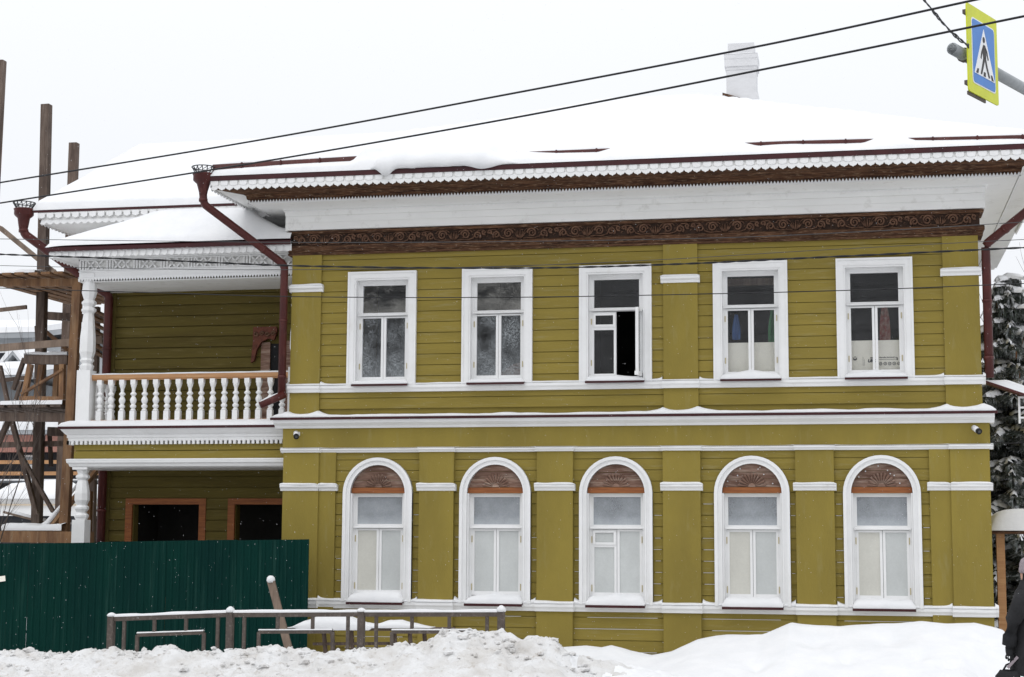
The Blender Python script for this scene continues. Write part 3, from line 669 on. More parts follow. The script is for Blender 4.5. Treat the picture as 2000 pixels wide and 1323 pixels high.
# chimney
cc = PY(1449, 190, 4.35); chx, chy = cc.x, 4.45
m = MB()
for r, z0, z1 in ((.30, 9.2, 9.98), (.265, 9.98, 10.42), (.275, 10.42, 10.48), (.295, 10.48, 10.62), (.30, 10.62, 10.70), (.235, 10.70, 10.92)): m.box(chx - r, chx + r, chy - r, chy + r, z0, z1)
ch = m.build('chimney', 'brick_white', roof)
m = MB(); m.prism([(chx - .33, 9.90), (chx - .02, 9.80), (chx - .02, 9.88), (chx - .33, 9.985)], chy - .36, chy - .29); m.build('chimney_flashing', 'brown_wood', ch)
m = MB(); rows = []
for u in np.linspace(-1, 1, 13): rows.append([(chx + .30 * u, chy + .30 * v, 10.705 + .055 * (1 - u ** 4) * (1 - v ** 4)) for v in np.linspace(-1, 1, 13)])
m.grid(np.array(rows)); m.build('snow_cap', 'snow', ch, True)

# --- downpipes with hopper and wire crown
def downpipe(pts, hop, r=.062, spout=None):
    # smooth elbows
    P = [Vector(p) for p in pts]; out = [P[0]]
    for i in range(1, len(P) - 1):
        a = (P[i - 1] - P[i]).normalized(); b = (P[i + 1] - P[i]).normalized()
        for t in (.12, .05): out.append(P[i] + a * t)
        out.append(P[i] + (a + b) * .02)
        for t in (.05, .12): out.append(P[i] + b * t)
    out.append(P[-1]); m = MB(); m.tube(out, r, 12)
    d = m.build('downpipe', 'maroon_metal', H, True)
    m = MB(); L_ = len(out)
    for a, b in zip(P[:-1], P[1:]):
        k = max(1, int((b - a).length / .95))
        for q in range(1, k + 1):
            c = a + (b - a) * (q / (k + .35)); dr = (b - a).normalized() * .022; MB().tube([c - dr, c + dr], r * 1.12, 12).build('pipe_joint', 'maroon_metal', d, True)
    if hop:
        x, y, z = P[0]
        m = MB(); m.lathe([(r * .95, -.10), (r * 1.15, -.02), (.105, .10), (.155, .145), (.165, .16), (.165, .235), (.175, .245), (.175, .26), (.15, .26)], (x, y, z), 16); m.build('hopper', 'maroon_metal', d, True)
        m = MB(); n = 14
        for k in range(n):
            a0 = 2 * math.pi * k / n; a1 = a0 + .10; aa = a0 + math.pi / n
            P_ = lambda rr, a, zz: (x + rr * math.cos(a), y + rr * math.sin(a), z + zz)
            m.tube([P_(.12, a0, .255), P_(.155, a0 + .04, .31), P_(.185, a0 + .02, .36)], .009, 4)
            m.tube([P_(.155, a0 + .04, .31), P_(.16, aa + .1, .335), P_(.185, a0 + 2 * math.pi / n, .36)], .006, 4)
        m.tube([P_(.187, 2 * math.pi * k / 20, .365) for k in range(21)], .010, 4, cap=False); m.tube([P_(.12, 2 * math.pi * k / 20, .262) for k in range(21)], .008, 4, cap=False)
        m.build('hopper_crown', 'cable_grey', d)
        m = MB(); m.lathe([(.13, .24), (.135, .275), (.09, .30), (0.01, .305)], (x, y, z), 12); m.build('snow_cap', 'snow', d, True)
    if spout:
        m = MB(); a, b = Vector(spout[0]), Vector(spout[1]); m.tube([a, b], [r * 1.05, r * .9], 10)
        m.build('spout', 'maroon_metal', d, True)
        m = MB(); up = Vector((0, 0, r * .75)); m.tube([a + (b - a) * .2 + up, a + (b - a) * .6 + up * 1.15, b + up], [.02, .03, .02], 6); m.build('snow_cap', 'snow', d, True)
    return d
t0 = PY(397, 372, -.98); t1 = PY(397, 398, -.98); t2 = PY(553, 518, -.16); t3 = PY(556, 775, -.16)
downpipe([t0, t1, (XL - .10, -.16, t2.z), (XL - .10, -.16, t3.z)], True, spout=((XL - .10 + .05, -.16, t3.z + .04), PY(508, 792, -.35)))
# right corner
r2 = PY(1925, 478, -.05); r3 = PY(1930, 738, -.05)
downpipe([(r2.x + 1.02, -.92, 7.22), (r2.x + 1.02, -.92, 7.08), (r2.x, -.05, r2.z), (r2.x, -.05, r3.z)], True, r=.066)

# ================================================================== THE BALCONY WING
WY = 1.5; WX = -12.535; PYP = .35
wing = MB(); wing.box(WX, XL, WY + .02, WY + .2, 3.4, 7.45)
wing.box(WX, XL, WY + .02, WY + .2, -.05, 1.0); wing.box(WX, XL, WY + .02, WY + .2, 2.60, 3.4); wing.box(WX, -12.03, WY + .02, WY + .2, 1.0, 2.60); wing.box(-10.82, -10.19, WY + .02, WY + .2, 1.0, 2.60); wing.box(-8.95, XL, WY + .02, WY + .2, 1.0, 2.60)
wing.box(WX, WX + .2, WY + .2, 8, -.05, 7.45); wing.box(WX, XL, 8, 8.2, -.05, 7.45); wing.box(WX + .2, XL, WY + .2, 8, 3.55, 3.7); wing.box(WX + .2, XL, WY + .2, 8, 7.2, 7.4); wing.box(WX + .2, XL, 3.8, 3.9, 0, 7.2)
ww = wing.build('wing_wall', 'olive_dark', H)
m = MB(); m.box(WX + .21, XL - .01, 3.2, 3.3, 0, 7.2); m.box(WX + .21, WX + .22, WY + .21, 3.2, 0, 3.5); m.box(XL - .02, XL - .01, WY + .21, 3.2, 0, 3.5); m.box(WX + .21, XL - .01, WY + .21, 3.2, 3.5, 3.54); m.box(WX + .21, XL - .01, WY + .21, 3.2, 0, .06); m.build('interior_partition', 'dark_room', H)
DX0, DX1, DZ = -9.78, -9.0, 5.30
z = 1.2
while z < 7.3:
    h_ = min(.172, 7.3 - z)
    if z < 2.62:
        for a, b in ((WX, -12.17), (-10.72, -10.325)):
            board_rect(a, b, z, h_ - .006, ww, 'olive_dark').location.y += WY + .02
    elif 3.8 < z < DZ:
        board_rect(WX, DX0, z, h_ - .006, ww, 'olive_dark').location.y += WY + .02
        board_rect(DX1, XL, z, h_ - .006, ww, 'olive_dark').location.y += WY + .02
    elif z > 3.8 or z < 3.2: board_rect(WX, XL, z, h_ - .006, ww, 'olive_dark').location.y += WY + .02
    z += .184
MB().box(WX - .03, WX + .07, WY - .035, WY + .25, 1.0, 7.2).build('corner_board', 'olive_dark', ww)
# openings below: bare orange timber frames
for a, b in ((-12.17, -10.72), (-10.325, -8.87)):
    m = MB(); m.box(a, a + .12, WY - .03, WY + .2, .9, 2.66); m.box(b - .12, b, WY - .03, WY + .2, .9, 2.66); m.box(a + .12, b - .12, WY - .03, WY + .2, 2.56, 2.66); m.box(a + .12, b - .12, WY - .03, WY + .2, .9, 1.0)
    fr = m.build('window_frame', 'orange_wood', H)
m = MB(); m.bar((-10.1, WY + .9, 1.4), (-8.9, WY + 1.2, 2.75), .16, .16); m.build('interior_beam', 'orange_wood', H)
# upper doorway with the remains of a carved lintel
m = MB(); m.box(DX0 + .08, DX1, WY + .012, WY + .018, 3.85, DZ - .02); dr = m.build('doorway_dark', 'black_soft', H)  # thin black sheet stands in for the unlit depth of the opening
m = MB(); m.box(DX0 - .02, DX0 + .14, WY - .03, WY + .01, 3.85, DZ); m.box(-9.42, -9.26, WY - .05, WY + .01, 3.85, DZ + .02); m.build('door_jamb', 'old_plank', dr)
m = MB()
pl = [(-9.93, 5.56), (-9.52, 5.56), (-9.50, 5.50), (-9.55, 5.33), (-9.66, 5.36), (-9.78, 5.30), (-9.86, 5.16), (-9.90, 4.98), (-9.96, 4.95), (-9.93, 5.3)]
m.prism(pl, WY - .09, WY - .03); m.build('carved_lintel', 'red_wood', dr)
m = MB()
for k in range(4): spiral(m, 0, 0, .04, 1.2, 1 if k % 2 else -1); m.v[-(23 * 5):] = [(x - 9.87 + .10 * k, y + WY - .035, z + 5.44) for x, y, z in m.v[-(23 * 5):]]
m.build('carving', 'carved_wood', dr, True)

# balcony floor, its cornice and the porch beam
FX0 = -12.58
m = MB(); m.box(FX0 + .02, XL, PYP - .1, WY, 3.56, 3.80); bal = m.build('balcony_floor', 'white_eave', H)
def lsweep(prof, x0=FX0, y0=PYP - .10, yb=WY, xr=XL - .005):
    """profile round the free left end and along the front of the porch"""
    m = MB()
    for o, z in prof: m.v += [(x0 - o, yb, z), (x0 - o, y0 - o, z), (xr, y0 - o, z)]
    for i in range(len(prof) - 1):
        for j in range(2): m.f.append((i * 3 + j, i * 3 + j + 1, i * 3 + 3 + j + 1, i * 3 + 3 + j))
    return m
lsweep([(.0, 3.555), (.05, 3.56), (.06, 3.565), (.06, 3.61), (.075, 3.62), (.075, 3.66), (.10, 3.68), (.14, 3.73), (.16, 3.755), (.16, 3.79), (.0, 3.80)]).build('balcony_cornice', 'white_paint', bal)
lsweep([(.17, 3.755), (.185, 3.758), (.19, 3.795), (.0, 3.845)]).build('flashing', 'maroon_edge', bal)
lsweep([(.187, 3.797), (.185, 3.815), (.15, 3.86), (.05, 3.90), (-.10, 3.91), (-.3, 3.91)]).build('snow_cap', 'snow', bal, True)
m = MB()
def dent(T, st): plate(m, T, [(0, 3.505), (st * .55, 3.505), (st * .55, 3.57), (0, 3.57)], .05)
along(.075, dent, .078, xl=FX0, xr=XL - .08, yl=WY, y0=PYP - .1, sides=(0, 1)); stuff(m.build('dentil_trim', 'white_paint', bal))
m = MB(); m.box(FX0 + .03, XL, PYP - .11, PYP - .05, 3.24, 3.40); m.box(FX0 + .03, XL, PYP - .11, PYP - .05, 3.412, 3.52); m.box(FX0 + .03, FX0 + .09, PYP - .05, WY, 3.24, 3.52)
m.build('porch_band', 'olive_board', H)
pb = lsweep([(-.3, 3.13), (-.02, 3.13), (.03, 3.15), (.045, 3.19), (.07, 3.21), (.075, 3.25), (-.02, 3.255)]).build('porch_beam', 'white_paint', H)
lsweep([(.078, 3.25), (.075, 3.268), (.02, 3.276), (-.02, 3.276)]).build('snow_cap', 'snow', pb, True)
m = MB(); m.box(FX0 + .05, XL, PYP - .08, WY, 3.135, 3.15); m.build('porch_ceiling', 'white_paint', H)

# turned porch posts
def post(name, x, y, segs, half=False):
    m = MB()
    for kind, prof in segs:
        if kind == 's':
            (r, z0, z1) = prof; m.box(x - r, x + r, y - r, y + r, z0, z1)
        else: m.lathe([(r_ * .84, z_) for r_, z_ in prof], (x, y, 0), 8)
    return m.build(name, 'white_paint', H)
up_segs = [('s', (.118, 3.86, 4.74)), ('o', [(.11, 4.74), (.125, 4.77), (.14, 4.82), (.10, 4.86), (.14, 4.91), (.115, 4.95), (.155, 5.05), (.15, 5.30), (.115, 5.60), (.10, 5.70), (.145, 5.74), (.145, 5.77), (.095, 5.815), (.145, 5.86), (.145, 5.89), (.10, 5.93), (.125, 5.98), (.15, 6.05), (.12, 6.28), (.115, 6.30)]), ('s', (.125, 6.29, 6.36))]
lo_segs = [('s', (.112, -.05, 2.28)), ('o', [(.11, 2.28), (.14, 2.33), (.14, 2.36), (.09, 2.40), (.14, 2.46), (.14, 2.49), (.10, 2.52), (.145, 2.60), (.145, 2.72), (.11, 2.88), (.09, 2.93), (.135, 2.97), (.135, 3.0), (.095, 3.03), (.12, 3.08), (.12, 3.12)]), ('s', (.13, 3.10, 3.14))]
PX_ = -12.43
post('porch_post', PX_, PYP, up_segs); post('porch_post', PX_, PYP, lo_segs)
post('porch_post', XL - .02, PYP, up_segs); post('porch_post', XL - .02, PYP, lo_segs)

# balustrade
m = MB(); m.box(PX_ + .10, XL - .1, PYP - .05, PYP + .05, 4.60, 4.665); m.box(PX_ + .10, XL - .1, PYP - .035, PYP + .035, 4.575, 4.60); m.box(PX_ - .05, PX_ + .05, PYP + .1, WY - .1, 4.60, 4.665)
br = m.build('balustrade', 'fresh_wood', H)
m = MB(); m.box(PX_ + .10, XL - .1, PYP - .04, PYP + .04, 3.86, 3.915); m.box(PX_ - .04, PX_ + .04, PYP + .1, WY - .1, 3.86, 3.915); m.build('bottom_rail', 'fresh_wood', br)
m = MB(); snow_ledge(m, PX_ + .1, XL - .12, PYP + .05, PYP - .05, 4.665, .025); snow_ledge(m, PX_ - .05, PX_ + .05, WY - .1, PYP + .1, 4.665, .02); m.build('snow_cap', 'snow', br, True)
bp = MB(); bp.box(-.043, .043, -.043, .043, 3.91, 4.06); bp.box(-.043, .043, -.043, .043, 4.50, 4.58)
bp.lathe([(.04, 4.06), (.05, 4.075), (.028, 4.10), (.052, 4.13), (.052, 4.15), (.03, 4.175), (.046, 4.205), (.055, 4.235), (.052, 4.26), (.026, 4.31), (.052, 4.335), (.052, 4.35), (.026, 4.38), (.03, 4.43), (.046, 4.47), (.05, 4.50), (.05, 4.52)], (0, 0, 0), 10)
bm_ = bp.mesh('baluster', 'white_paint')
n = 17
xa, xb = PY(195, 780, PYP).x, PY(551, 780, PYP).x
for k in range(n): put('baluster', bm_, br, (xa + (xb - xa) * k / (n - 1), PYP, 0))
for k in range(5): put('baluster', bm_, br, (PX_, PYP + .22 + .20 * k, 0))

# balcony eave: frieze with fretwork, serrated trim, ceiling
m = MB(); m.box(FX0 + .02, XL, PYP - .06, WY, 6.215, 6.235); m.build('balcony_ceiling', 'white_eave', H)
be = lsweep([(-.03, 6.285), (.0, 6.29), (.0, 6.38), (.012, 6.385), (.012, 6.40), (-.04, 6.405), (-.04, 6.595), (.02, 6.60), (.05, 6.61), (.28, 6.60), (.32, 6.58), (.36, 6.58), (.36, 6.68), (.39, 6.69), (.39, 6.71), (.2, 6.78)]).build('balcony_eave', 'white_paint', H)
lsweep([(.375, 6.685), (.415, 6.672), (.425, 6.735), (.2, 6.85)]).build('drip_edge', 'maroon_edge', be)
m = MB()
def btooth(T, st): plate(m, T, [(0, 6.30), (0, 6.27), (st * .5, 6.222), (st, 6.27), (st, 6.30)], .012)
along(.014, btooth, .05, xl=FX0, xr=XL - .02, yl=WY, y0=PYP - .1, sides=(0, 1)); m.build('serrated_trim', 'white_paint', be)
m = MB()
def bscal(T, st):
    plate(m, T, [(st * .14, 6.665), (st * .14, 6.605), (st * .3, 6.575), (st * .5, 6.565), (st * .7, 6.575), (st * .86, 6.605), (st * .86, 6.665)], .014)
along(.376, bscal, .125, xl=FX0, xr=XL - .38, yl=WY, y0=PYP - .1, sides=(0, 1)); m.build('block_lace', 'white_paint', be)
m = MB()   # fretwork: bars, diamonds and leaf scrolls, proud of the frieze board
def fret(T, st):
    b = lambda s, z0, z1, w_: plate(m, T, [(s - w_, z0), (s + w_, z0), (s + w_, z1), (s - w_, z1)], .02)
    for s in (.0, .05, .10): b(s + .03, 6.425, 6.575, .012)
    for s in (.22, .36):
        for q in (-1, 1): plate(m, T, [(s, 6.50), (s + q * .05, 6.53), (s + q * .075, 6.575), (s + q * .045, 6.57), (s + q * .015, 6.53)], .02); plate(m, T, [(s, 6.495), (s + q * .05, 6.465), (s + q * .075, 6.42), (s + q * .045, 6.425), (s + q * .015, 6.46)], .02)
        plate(m, T, [(s, 6.475), (s + .02, 6.50), (s, 6.525), (s - .02, 6.50)], .028)
    plate(m, T, [(0, 6.575), (st, 6.575), (st, 6.595), (0, 6.595)], .02); plate(m, T, [(0, 6.405), (st, 6.405), (st, 6.425), (0, 6.425)], .02)
along(.012, fret, .50, xl=FX0, xr=XL - .02, yl=WY, y0=PYP - .1, sides=(0, 1)); m.build('fretwork', 'white_paint', be)
lsweep([(-.035, 6.405), (-.035, 6.595)]).build('fret_backing', 'white_eave', be)

# snow on the balcony roof: hip rising to the main wall
bx0, by0 = FX0 - .42, PYP - .1 - .42; bz0 = 6.735
hx = np.linspace(bx0, XL - .01, 90); hy = np.linspace(by0, 1.6, 50)
XX, YY = np.meshgrid(hx, hy); a = .39; b_ = .90
dl_ = np.minimum(XX - bx0, YY - by0); top = np.minimum(bz0 + .015 + a * (XX - bx0), bz0 + .015 + b_ * (YY - by0))
sm = -.05 * np.log(np.exp(-(a * (XX - bx0)) / .05) + np.exp(-(b_ * (YY - by0)) / .05)) + .035
Z = bz0 + np.maximum(sm, 0.01) + (.055 + .05 * (fbm(XX * 1.5, YY * 1.5, 3, 13) - .4)) * np.clip(dl_ / .06, 0, 1) ** .5
Z += .0 * top
# blown hollow beside the main wall
cap_ = np.interp(XX, [-10.6, -10.0, -9.5, -9.1, XL], [8.6, 7.75, 7.28, 7.05, 6.93]) + .02 * (fbm(XX * 3, YY * 3, 2, 3) - .5); Z = -.06 * np.log(np.exp(-Z / .06) + np.exp(-cap_ / .06))
m = MB(); m.grid(np.stack([XX, YY, Z], -1)); brf = m.build('balcony_roof_snow', 'snow', be, True)
pv = PY(517, 459, .35); m = MB(); m.box(pv.x - .045, pv.x + .045, .3, .36, pv.z - .012, pv.z + .03); m.box(pv.x - .045, pv.x + .045, .3, .36, pv.z - .06, pv.z - .035); m.build('roof_vent', 'black_soft', be)

# wing roof: gable to the left, same eave height
gx0 = WX - 1.06; gy0 = WY - .98; gy1 = 9.2; gz = 7.52; gs = .49; gyr = gy0 + 4.05
m = MB(); zr2 = gz + gs * (gyr - gy0)
m.prism([(gy0, gz), (gyr, zr2), (gy1, gz + .1), (gy1, gz - .03), (gyr, zr2 - .06), (gy0, gz - .04)], gx0, -5.2, 'x'); wr = m.build('wing_roof', 'maroon_edge', H)
def wsweep(prof):
    m = MB(); xr = XL + .0
    for o, z in prof: m.v += [(WX - o, 6.0, z), (WX - o, WY - o, z), (xr, WY - o, z)]
    for i in range(len(prof) - 1):
        for j in range(2): m.f.append((i * 3 + j, i * 3 + j + 1, i * 3 + 3 + j + 1, i * 3 + 3 + j))
    return m
wsweep([(.02, 6.9), (.10, 6.92), (.10, 7.10), (.13, 7.12), (.5, 7.16), (.5, 7.19), (.9, 7.30), (.93, 7.30), (.93, 7.44), (.97, 7.45), (.97, 7.50), (.8, 7.50)]).build('wing_cornice', 'white_eave', wr)
m = MB()
def wscal(T, st): plate(m, T, [(0, 7.35)] + [(st * k / 8, 7.31 - .035 * math.sin(math.pi * k / 8)) for k in range(9)] + [(st, 7.35)], .02)
along(.95, wscal, .126, xl=WX, xr=-10.0, yl=5.5, y0=WY, sides=(0, 1))
def wblk(T, st): plate(m, T, [(st * .12, 7.40), (st * .5, 7.375), (st * .88, 7.40), (st * .88, 7.47), (st * .12, 7.47)], .03)
along(.985, wblk, .158, xl=WX, xr=-10.0, yl=5.5, y0=WY, sides=(0, 1)); m.build('scallop_lace', 'white_paint', wr)
xs2 = np.linspace(gx0 - .02, -5.0, 110); t_ = np.concatenate([np.linspace(0, .2, 8), np.linspace(.25, gyr - gy0, 30), np.linspace(gyr - gy0 + .1, gy1 - gy0, 20)])
XX, TT = np.meshgrid(xs2, t_); zz = gz + np.where(TT < gyr - gy0, gs * TT, gs * (2 * (gyr - gy0) - TT))
th = (.10 + .06 * fbm(XX * 1.1, TT * 1.1, 3, 3)) * np.clip(np.minimum(TT, XX - gx0 + .02) / .05, 0, 1) ** .5
m = MB(); m.grid(np.stack([XX, gy0 + TT, zz + th + .005], -1)); m.build('snow_layer', 'snow', wr, True)
m = MB(); a = PY(62, 400, gy0 + .08); b = PY(175, 396, gy0 + .35); m.bar((a.x + .3, gy0 + .12, gz + .15), (a.x + .95, gy0 + .2, gz + .19), .03, .05); m.build('gutter_fold', 'maroon_metal', wr)
# its downpipe
a = PY(46, 438, .55); c = PY(46, 456, .55); e = PY(207, 578, 1.36); f = PY(196, 1060, 1.36)
downpipe([a, c, (WX - .02, 1.36, e.z), (WX - .02, 1.36, 1.2)], True, r=.075)

# side canopy at the right of the house
m = MB(); p0 = PY(1921, 742, .15); p1 = PY(2001, 770, .15)
m.prism([(p0.x, p0.z), (p1.x + .3, p1.z - .10), (p1.x + .3, p1.z - .13), (p0.x, p0.z - .03)], .15, .42); cn = m.build('side_canopy', 'maroon_metal', H)
m = MB(); rows = []
for x in np.linspace(p0.x + .02, p1.x + .3, 20):
    z = p0.z + (x - p0.x) / (p1.x - p0.x) * (p1.z - p0.z); k = .13 * min(1, (x - p0.x) / .35)
    rows.append([(x, .15, z), (x, .16, z + k * .8), (x, .30, z + k * 1.1), (x, .42, z + k * .8)])
m.grid(np.array(rows)); m.build('snow_cap', 'snow', cn, True)
m = MB(); q = PY(1988, 772, .3)
for k in range(6): m.box(q.x + .09 * k, q.x + .09 * k + .03, .3, .33, q.z - .42, q.z - .02)
for k in range(3): m.box(q.x, q.x + .5, .295, .3, q.z - .35 + .15 * k, q.z - .32 + .15 * k)
m.box(q.x + .1, q.x + .2, .26, .36, -.05, q.z - .35); m.build('canopy_lattice', 'white_paint', cn)

# ================================================================== THINGS INSIDE AND ON THE HOUSE
def cctv(px, py, label):
    p = PY(px, py, -.22); t = thing('security_camera', label, 'camera', (p.x, -.10, p.z + .05))
    m = MB(); m.box(-.035, .035, -.025, .0, -.03, .03); m.tube([(0, -.02, 0), (0, -.07, -.01)], .016, 8); m.build('bracket', 'camera_white', t)
    m = MB(); m.tube([(-.02, -.04, .01), (.03, -.17, -.045)], .042, 12); m.build('housing', 'camera_white', t, True)
    m = MB(); m.tube([(.03, -.17, -.045), (.043, -.205, -.06)], .044, 12); m.build('lens_hood', 'black_soft', t, True)
    m = MB(); m.tube([(.044, -.206, -.061), (.045, -.209, -.062)], .022, 10); m.build('lens', 'cable_grey', t)
cctv(577, 853, 'small white bullet camera on the olive wall by the balcony')
cctv(1906, 843, 'small white bullet camera on the olive wall by the snowy spruce')

def sheet_board(c, label):
    t = thing('insulation_board', label, 'board', (c, .2, 4.42))
    MB().box(-.42, .42, 0, .05, 0, .575).build('panel', 'white_print', t); return t
sheet_board(UW[3], 'plain off-white insulation board standing inside the window beside the wide pilaster')
tb = sheet_board(UW[4], 'off-white insulation board printed with black lettering, standing inside a window')
def text_mesh(body, size, shear=0., name='printing', bold=0.):
    cu = bpy.data.curves.new(name, 'FONT'); cu.body = body; cu.size = size; cu.shear = shear; cu.offset = bold; cu.resolution_u = 3
    o = bpy.data.objects.new(name, cu); COL.objects.link(o); bpy.context.view_layer.update()
    me = bpy.data.meshes.new_from_object(o.evaluated_get(bpy.context.evaluated_depsgraph_get())); bpy.data.objects.remove(o); me.name = name
    me.materials.clear(); me.materials.append(MAT['print_ink']); return me
def lettering(body, size, x, z, parent, shear=0, bold=0., rot=0):
    o = put('printing', text_mesh(body, size, shear, bold=bold), parent, (x, -.003, z)); o.rotation_euler = (R_(90), R_(rot), 0); return o
lettering('URSA', .062, -.115, .245, tb, .25, .004)
m = MB()
for k in range(5): 
    cx_ = .075 + .066 * k; rr = .021
    m.tube([(cx_ + rr * math.cos(a), -.003, .22 + rr * math.sin(a)) for a in np.linspace(0, 2 * math.pi, 15)], .0045, 4, cap=False, up=(0, 1, 0))
    m.tube([(cx_ - .008, -.003, .22), (cx_, -.003, .212), (cx_ + .01, -.003, .23)], .004, 4)
m.box(.05, .31, -.003, -.001, .283, .288); m.box(.31, .325, -.003, -.001, .27, .31); m.box(-.185, -.181, -.003, -.001, .19, .33); m.box(-.165, -.162, -.003, -.001, .19, .29)
for k in range(4): m.lathe([(0, -.008), (.009, 0), (0, .008)], (-.325 + .017 * k, -.004, .315 + (.012 if k in (1, 2) else 0)), 6)
m.tube([(-.325, -.003, .30), (-.30, -.003, .285), (-.272, -.003, .30)], .012, 5)
m.box(-.075, -.03, -.003, -.001, .30, .318)
x_ = .055
while x_ < .30:      # a line of print too small to read
    w_ = random.uniform(.006, .014); m.box(x_, x_ + w_, -.003, -.001, .308, .308 + random.choice([.012, .016])); x_ += w_ + random.choice([.004, .004, .009])
m.build('printing', 'print_ink', tb)
def hung(name, c, dx, z0, z1, w_, mt, y, label):
    t = MB(); rows = []
    for k in range(9):
        v = k / 8; ww_ = w_ * (.35 + .65 * math.sin(min(1, v * 1.3) * math.pi / 2)) * (1 - .15 * v)
        rows.append([(ww_ * u, .03 * math.sin(u * 7 + v * 2), -(z1 - z0) * v) for u in np.linspace(-.5, .5, 9)])
    P = np.array(rows); t.grid(P); t.grid(P + np.array([0, .012, 0]))
    o = t.build(name, mt, None, True, (c + dx, y, z1)); tag(o, label, 'clothing')
t = MB(); t.prism([(-.42, 0), (.40, 0), (.40, .36), (.18, .30), (-.05, .16)], 0, .03); tag(t.build('leaning_board', 'old_plank', None, loc=(UW[1], .26, 4.42)), 'brown slanted board leaning inside the frosted window next to the open casement', 'board')
hung('hanging_jacket', UW[3], .335, 4.95, 5.55, .20, 'cloth_green', .30, 'green garment hanging inside the window beside the wide pilaster')
hung('hanging_towel', UW[4], .15, 4.9, 5.60, .18, 'cloth_red', .32, 'reddish patterned cloth hanging inside the window with the printed board')
hung('hanging_bundle', UW[3], -.24, 5.06, 5.45, .14, 'cloth_blue', .34, 'blue bundle hanging inside the window beside the green garment')
o = MB().box(-.42, .42, 0, .07, 0, .11).build('ceiling_batten', 'scaffold_pale', None, loc=(UW[3], .6, 5.94)); tag(o, 'pale timber batten across the upper pane of the window with green garment', 'timber')

# ================================================================== FENCES AND STREET THINGS
# green profiled sheet fence
FYC = -.85
fe = thing('metal_fence', 'dark green profiled metal sheet fence with scuffs in front of the porch', 'fence', (-11, FYC, 0))
x_end = PY(604, 1053, FYC).x; x_start = -15.6; wsh = 1.15; n = int(math.ceil((x_end - x_start) / wsh))
for k in range(n):
    xb_ = x_end - wsh * k; xa_ = xb_ - wsh; m = MB(); prof = []
    for q in range(10):
        u = xa_ + wsh * q / 10; prof += [(u, 0), (u + .058, 0), (u + .072, .014), (u + .102, .014)]
    prof.append((xb_, 0)); zt = lambda x: np.interp(x, [-13.3, x_end], [1.885, 1.985]); off = .004 * (k % 2); dz = random.uniform(-.008, .008)
    P = np.array([[(x + 11, -d + off, -.05) for x, d in prof], [(x + 11, -d + off, .9) for x, d in prof], [(x + 11, -d + off, float(zt(x)) + dz) for x, d in prof]])
    m.grid(P); m.build('sheet', 'green_sheet', fe)
m = MB()
for z in (.5, 1.6): m.box(x_start + 11, x_end + 11 - .02, .03, .07, z, z + .04)
m.build('fence_rail', 'rail_metal', fe)
for k in range(4): MB().box(x_end + 11 - .12 - 2.2 * k, x_end + 11 - .06 - 2.2 * k, .07, .13, -.05, 1.75).build('fence_post', 'rail_metal', fe)
nt_ = PY(2, 1132, FYC - .03); o = MB().box(-.09, .07, 0, .003, -.035, .05).build('paper_notice', 'white_print', None, loc=(nt_.x, FYC - .024, nt_.z)); o.rotation_euler = (0, R_(-8), 0)
tag(o, 'small white paper slip stuck on the green metal fence', 'notice')

# pedestrian railing
RY = -3.0
rl = thing('street_railing', 'low brown steel pedestrian railing with snow on its top rail', 'railing', (-7.5, RY, 0))
tops = [PY(218, 1205, RY), PY(450, 1197, RY), PY(706, 1196, RY), PY(979, 1196, RY)]
L = lambda x, z: (x + 7.5, 0, z)
for p in tops: MB().box(p.x + 7.5 - .045, p.x + 7.5 + .045, -.045, .045, -.05, p.z + .01).build('post', 'rail_metal', rl)
for a, b in zip(tops[:-1], tops[1:]):
    xa_, xb_ = a.x + .045, b.x - .045; za, zb_ = a.z - .03, b.z - .03; zf = lambda x: za + (zb_ - za) * (x - xa_) / (xb_ - xa_)
    w_ = xb_ - xa_
    m = MB(); m.bar(L(xa_, za), L(xb_, zb_), .05, .06); m.build('top_rail', 'rail_metal', rl)
    m = MB(); m.bar(L(xa_, .18), L(xb_, .22), .04, .04); m.build('bottom_rail', 'rail_metal', rl)
    for u in (.09, .92): x = xa_ + w_ * u; MB().box(x + 7.5 - .022, x + 7.5 + .022, -.02, .02, .2, zf(x) - .03).build('bar', 'rail_metal', rl)
    x0, x1 = xa_ + w_ * .21, xa_ + w_ * .80; dz = .235
    m = MB(); m.bar(L(x0, zf(x0) - dz), L(x1, zf(x1) - dz), .045, .045); m.box(x0 + 7.5 - .022, x0 + 7.5 + .022, -.022, .022, .2, zf(x0) - dz); m.box(x1 + 7.5 - .022, x1 + 7.5 + .022, -.022, .022, .2, zf(x1) - dz); m.build('inner_frame', 'rail_metal', rl)
    for u in (.36, .64): x = xa_ + w_ * u; MB().box(x + 7.5 - .022, x + 7.5 + .022, -.02, .02, zf(x) - dz, zf(x) - .03).build('bar', 'rail_metal', rl)
    for (s0, s1, of, h_) in ((xa_ - .03, xb_ + .03, .0, .038), (x0, x1, -dz - .006, .018)):
        rows = []
        for x in np.linspace(s0, s1, 40):
            k = h_ * (.7 + .6 * float(fbm(x * 3, of * 9, 3, 77))); z = zf(x) + .03 + of
            rows.append([(x + 7.5, -.03, z), (x + 7.5, -.03, z + k * .6), (x + 7.5, -.008, z + k), (x + 7.5, .02, z + k * .9), (x + 7.5, .03, z)])
        m = MB(); m.grid(np.array(rows)); m.build('snow_cap', 'snow', rl, True)
for i, p in enumerate(tops):
    m = MB(); k = [.05, .075, .05, .08][i]; m.lathe([(.06, 0), (.068, k * .3), (.05, k * .75), (.02, k * 1.05), (.003, k * 1.1)], (p.x + 7.5, 0, p.z + .005), 10); m.build('snow_cap', 'snow', rl, True)

